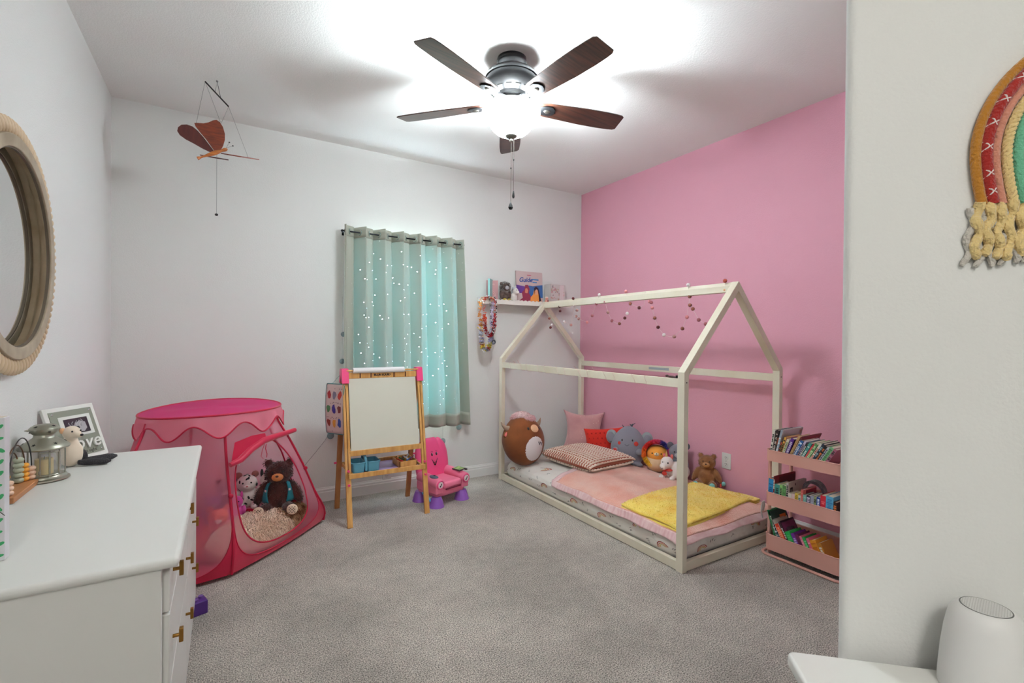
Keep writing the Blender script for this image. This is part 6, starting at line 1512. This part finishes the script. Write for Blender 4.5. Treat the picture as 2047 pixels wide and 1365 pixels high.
def leaf_book():
    t = thing('picture_book', 'tall white book with a green leaf pattern standing at the near left of the dresser', 'book', (-.416, 1.487, ZD), .0)
    b = MB(); b.box(-.17, 0, 0, .028, 0, .318); b.build('cover', mat('leaf_book_white', (222, 220, 224), .4), t, bevel=.001)
    b = MB(); b.box(-.168, -.003, .003, .025, .3175, .3185); b.build('pages', PAGES, t, smooth=False)
    gm = plain(62, 168, 106, rough=.5); g2 = plain(70, 150, 40, rough=.5); b = MB(); rn = random.Random(4)
    for k in range(34):
        x, z = (-.006-.004*rn.random() if k % 3 == 0 else rn.uniform(-.16,-.015)), .012+.295*k/34; s_ = rn.uniform(.006,.009); a_ = rn.uniform(-1, 1)
        b.M = Matrix.Translation((x, -.0008, z)) @ Matrix.Rotation(a_, 4, 'Y'); b.prism([(s_*math.cos(q*PI/4), s_*.5*math.sin(q*PI/4)) for q in range(8)], 0, .0008, 'y')
    b.M = Matrix.Identity(4); b.build('leaf_print', gm, t, smooth=False)
    b = MB(); pts = []; n = 40
    for k in range(n+1): z = .02+.27*k/n; pts.append((-.0165-.004*math.sin(k*.55), z))
    b.prism(pts+[(-.05-.006*math.sin(k*.4), .02+.27*k/n) for k in range(n, -1, -1)], -.0006, 0, 'y'); b.build('green_stem_print', g2, t, smooth=False)
    b = MB(); b.tube([(0.0004, -.001, .10),(-.012,-.001,.115),(-.03,-.001,.16)], .0007, 4); b.build('thin_line', BLK, t)
leaf_book()
# ------------------------------------------------------------------ white side table, sound machine, rainbow wall hanging
N_A = n_ang; LX = math.atan2(AD.y, AD.x)
def side_table():
    O = Vector((.783, .426, .003)); t = thing('side_table', 'white table with rounded corners against the angled wall, lower right', 'table', O, LX)
    m = mat('white_lacquer'); Lg, D = 1.0, .36     # local +X runs along the wall, local -Y towards the camera side
    o = rring(0, Lg, -D, 0, .012, 5); b = MB(); b.prism(o, .728, .75); b.build('table_top', m, t, bevel=.006, bseg=3)
    b = MB(); b.box(.03, Lg-.03, -D+.03, -.02, .60, .728); b.build('apron', m, t, bevel=.002)
    for x in (.03, Lg-.07):
        for y in (-D+.03, -.06):
            b = MB(); b.box(x, x+.04, y, y+.04, 0, .60); b.build('leg', m, t, bevel=.003)
side_table()
def sound_machine():
    t = thing('sound_machine', 'white cylindrical sound machine with a ribbed oval-looking top grille', 'speaker', (.934, .227, .7505), .2)
    m = mat('white_soft_plastic', (228, 227, 225), .45); dk = mat('grille_ring', (96, 96, 94), .4)
    b = MB(); b.lathe([(0,0),(.050,0),(.0515,.003),(.0510,.02),(.0485,.055),(.0450,.085),(.0420,.102),(.0395,.113),(.0350,.121),(.0310,.1245),(.0285,.1255),(0,.1255)], 56); b.build('body', m, t)
    b = MB(); b.tube([(.0275*math.cos(2*PI*k/48), .0275*math.sin(2*PI*k/48), .1253) for k in range(48)], .0009, 6, closed=True); b.build('grille_ring', dk, t)
    b = MB(); b.lathe([(0,.1262),(.0265,.1262),(.0268,.1250)], 48); g_ = b.build('grille_plate', m, t)
    for k in range(-9, 10):
        y = k*.0027; h_ = math.sqrt(max(0, .0255**2-y*y)); b = MB(); b.box(-h_, h_, y-.0006, y+.0006, .1260, .1268)
        if h_ > .004: b.build('grille_rib', plain(206, 205, 202, rough=.5), g_, smooth=False)
    b = MB(); b.box(.046,.052,-.004,.004,.066,.080); b.build('side_switch', m, t, bevel=.001)
sound_machine()
def rainbow():
    O = c0_ = Vector((CX, CY, 0)); t = thing('rainbow_wall_hanging', 'yarn rainbow wall hanging with fringed ends on the angled wall', 'wall hanging', (0,0,0))
    def W(s_, z, off): return O+AD*s_+n_ang*off+Vector((0,0,z))
    S0, ZC = .363, 1.540
    def arc(r_, n=44, inward=.010):
        pts = []
        for k in range(9): u = k/8; pts.append((S0-r_+inward*(1-u)**1.6, 1.466+(ZC-1.466)*u))
        for k in range(1, n): th = PI-PI*k/n; pts.append((S0+r_*math.cos(th), ZC+r_*math.sin(th)*1.0))
        for k in range(9): u = 1-k/8; pts.append((S0+r_-inward*(1-u)**1.6, 1.466+(ZC-1.466)*u))
        return pts
    cols = [('mustard_wool', (190, 126, 36), .186, .0066), ('brick_wool', (170, 38, 30), .1725, .0078), ('blush_wool', (216, 146, 122), .1595, .0058), ('cream_rope', (234, 206, 142), .1470, .0062), ('mint_wool', (110, 186, 150), .1320, .0082), ('ivory_wool', (226, 218, 202), .1170, .0066)]
    for nm, c, r_, w_ in cols:
        A_ = arc(r_); m = mat(nm, c, .95, sheen=.4, bump=.5, bscale=220)
        if nm == 'cream_rope':
            L_ = [Vector((s_, z)) for s_, z in A_]; acc = [0]
            for i in range(1, len(L_)): acc.append(acc[-1]+(L_[i]-L_[i-1]).length)
            tot = acc[-1]
            for ph in range(3):
                pts = []; n = 420; j = 0
                for i in range(n+1):
                    d = tot*i/n
                    while j < len(acc)-2 and acc[j+1] < d: j += 1
                    u = (d-acc[j])/max(1e-9, acc[j+1]-acc[j]); p = L_[j].lerp(L_[j+1], u); tg = (L_[j+1]-L_[j]).normalized(); nn = Vector((-tg.y, tg.x))
                    a_ = d/.021*2*PI+ph*2*PI/3; q = p+nn*.0034*math.cos(a_); pts.append(W(q.x, q.y, .0105+.0034*math.sin(a_)))
                b = MB(); b.tube(pts, .0036, 7); b.build('rope_strand', m, t)
        else:
            b = MB(); b.tube([W(s_, z, w_+.0015) for s_, z in A_], w_, 14); bd = b.build('yarn_band', m, t)
            if nm == 'brick_wool':
                k_ = 0
                for (s1, z1, s2, z2) in [(A_[i][0], A_[i][1], A_[i+1][0], A_[i+1][1]) for i in (2, 5, 9, 12, 15, 18, 22, 26, 30, 34, 38, 42, 46, 50, 54)]:
                    tg = Vector((s2-s1, z2-z1)).normalized(); nn = Vector((-tg.y, tg.x)); p = Vector((s1, z1)); b = MB()
                    for sg in (1, -1):
                        b.tube([W(*(p-nn*.0078-tg*.0085*sg), .0090), W(*(p-tg*.003*sg-nn*.003), .0160), W(*(p+tg*.003*sg+nn*.003), .0166), W(*(p+nn*.0078+tg*.0085*sg), .0090)], .0012, 5)
                    b.build('cross_stitch', mat('white_thread', (236, 224, 220), .8), bd)
    cr = mat('cream_fringe', (234, 206, 142), .95, sheen=.4, bump=.7, bscale=160); iv = mat('ivory_fringe', (206, 200, 190), .95, sheen=.3, bump=.7, bscale=160)
    rn = random.Random(14)
    for side in (-1, 1):
        for k in range(6):
            s_ = S0+side*(.180-.0140*k); top = 1.470-.002*(k % 3); bot = 1.384+.004*math.sin(k*1.7); ph = rn.uniform(0, 6)
            n = 16; pts = [W(s_+.0042*math.sin(i*.8+ph)*min(1, i/5)+side*.004*(i/n), top+(bot-top)*i/n, .0085+.003*math.cos(i*.9+ph)) for i in range(n+1)]
            b = MB(); b.tube(pts, [.0066+.0008*math.sin(i*1.3) for i in range(n)]+[.0045], 9); b.build('fringe_strand', cr, t)
        for k in range(6):
            s_ = S0+side*(.186-.016*k); ph = rn.uniform(0, 6); n = 14
            pts = [W(s_+side*.010*(i/n)**1.3+.004*math.sin(i*.9+ph), 1.462-(.088+.003*math.sin(k))*i/n, .0045+.001*math.cos(i)) for i in range(n+1)]
            b = MB(); b.tube(pts, [.0048]*n+[.003], 8); b.build('under_fringe', iv, t)
rainbow()
# added flush fixture, out of view, to go with the entry fill light
t = thing('fill_lamp', 'added white ceiling fixture for the unseen fill light behind the camera', 'lamp', (-.33, -1.08, H))
b = MB(); b.lathe([(0,0),(.20,0),(.20,-.02),(.19,-.024),(0,-.024)], 40); b.build('fill_lamp_base', mat('trim_paint'), t)
b = MB(); b.lathe([(.19,-.024),(.18,-.045),(.12,-.062),(0,-.070)], 40); b.build('fill_lamp_glass', mat('lit_frosted_glass'), t) if False else b.build('fill_lamp_glass', mat('opal_glass', (240,238,232), .4), t)
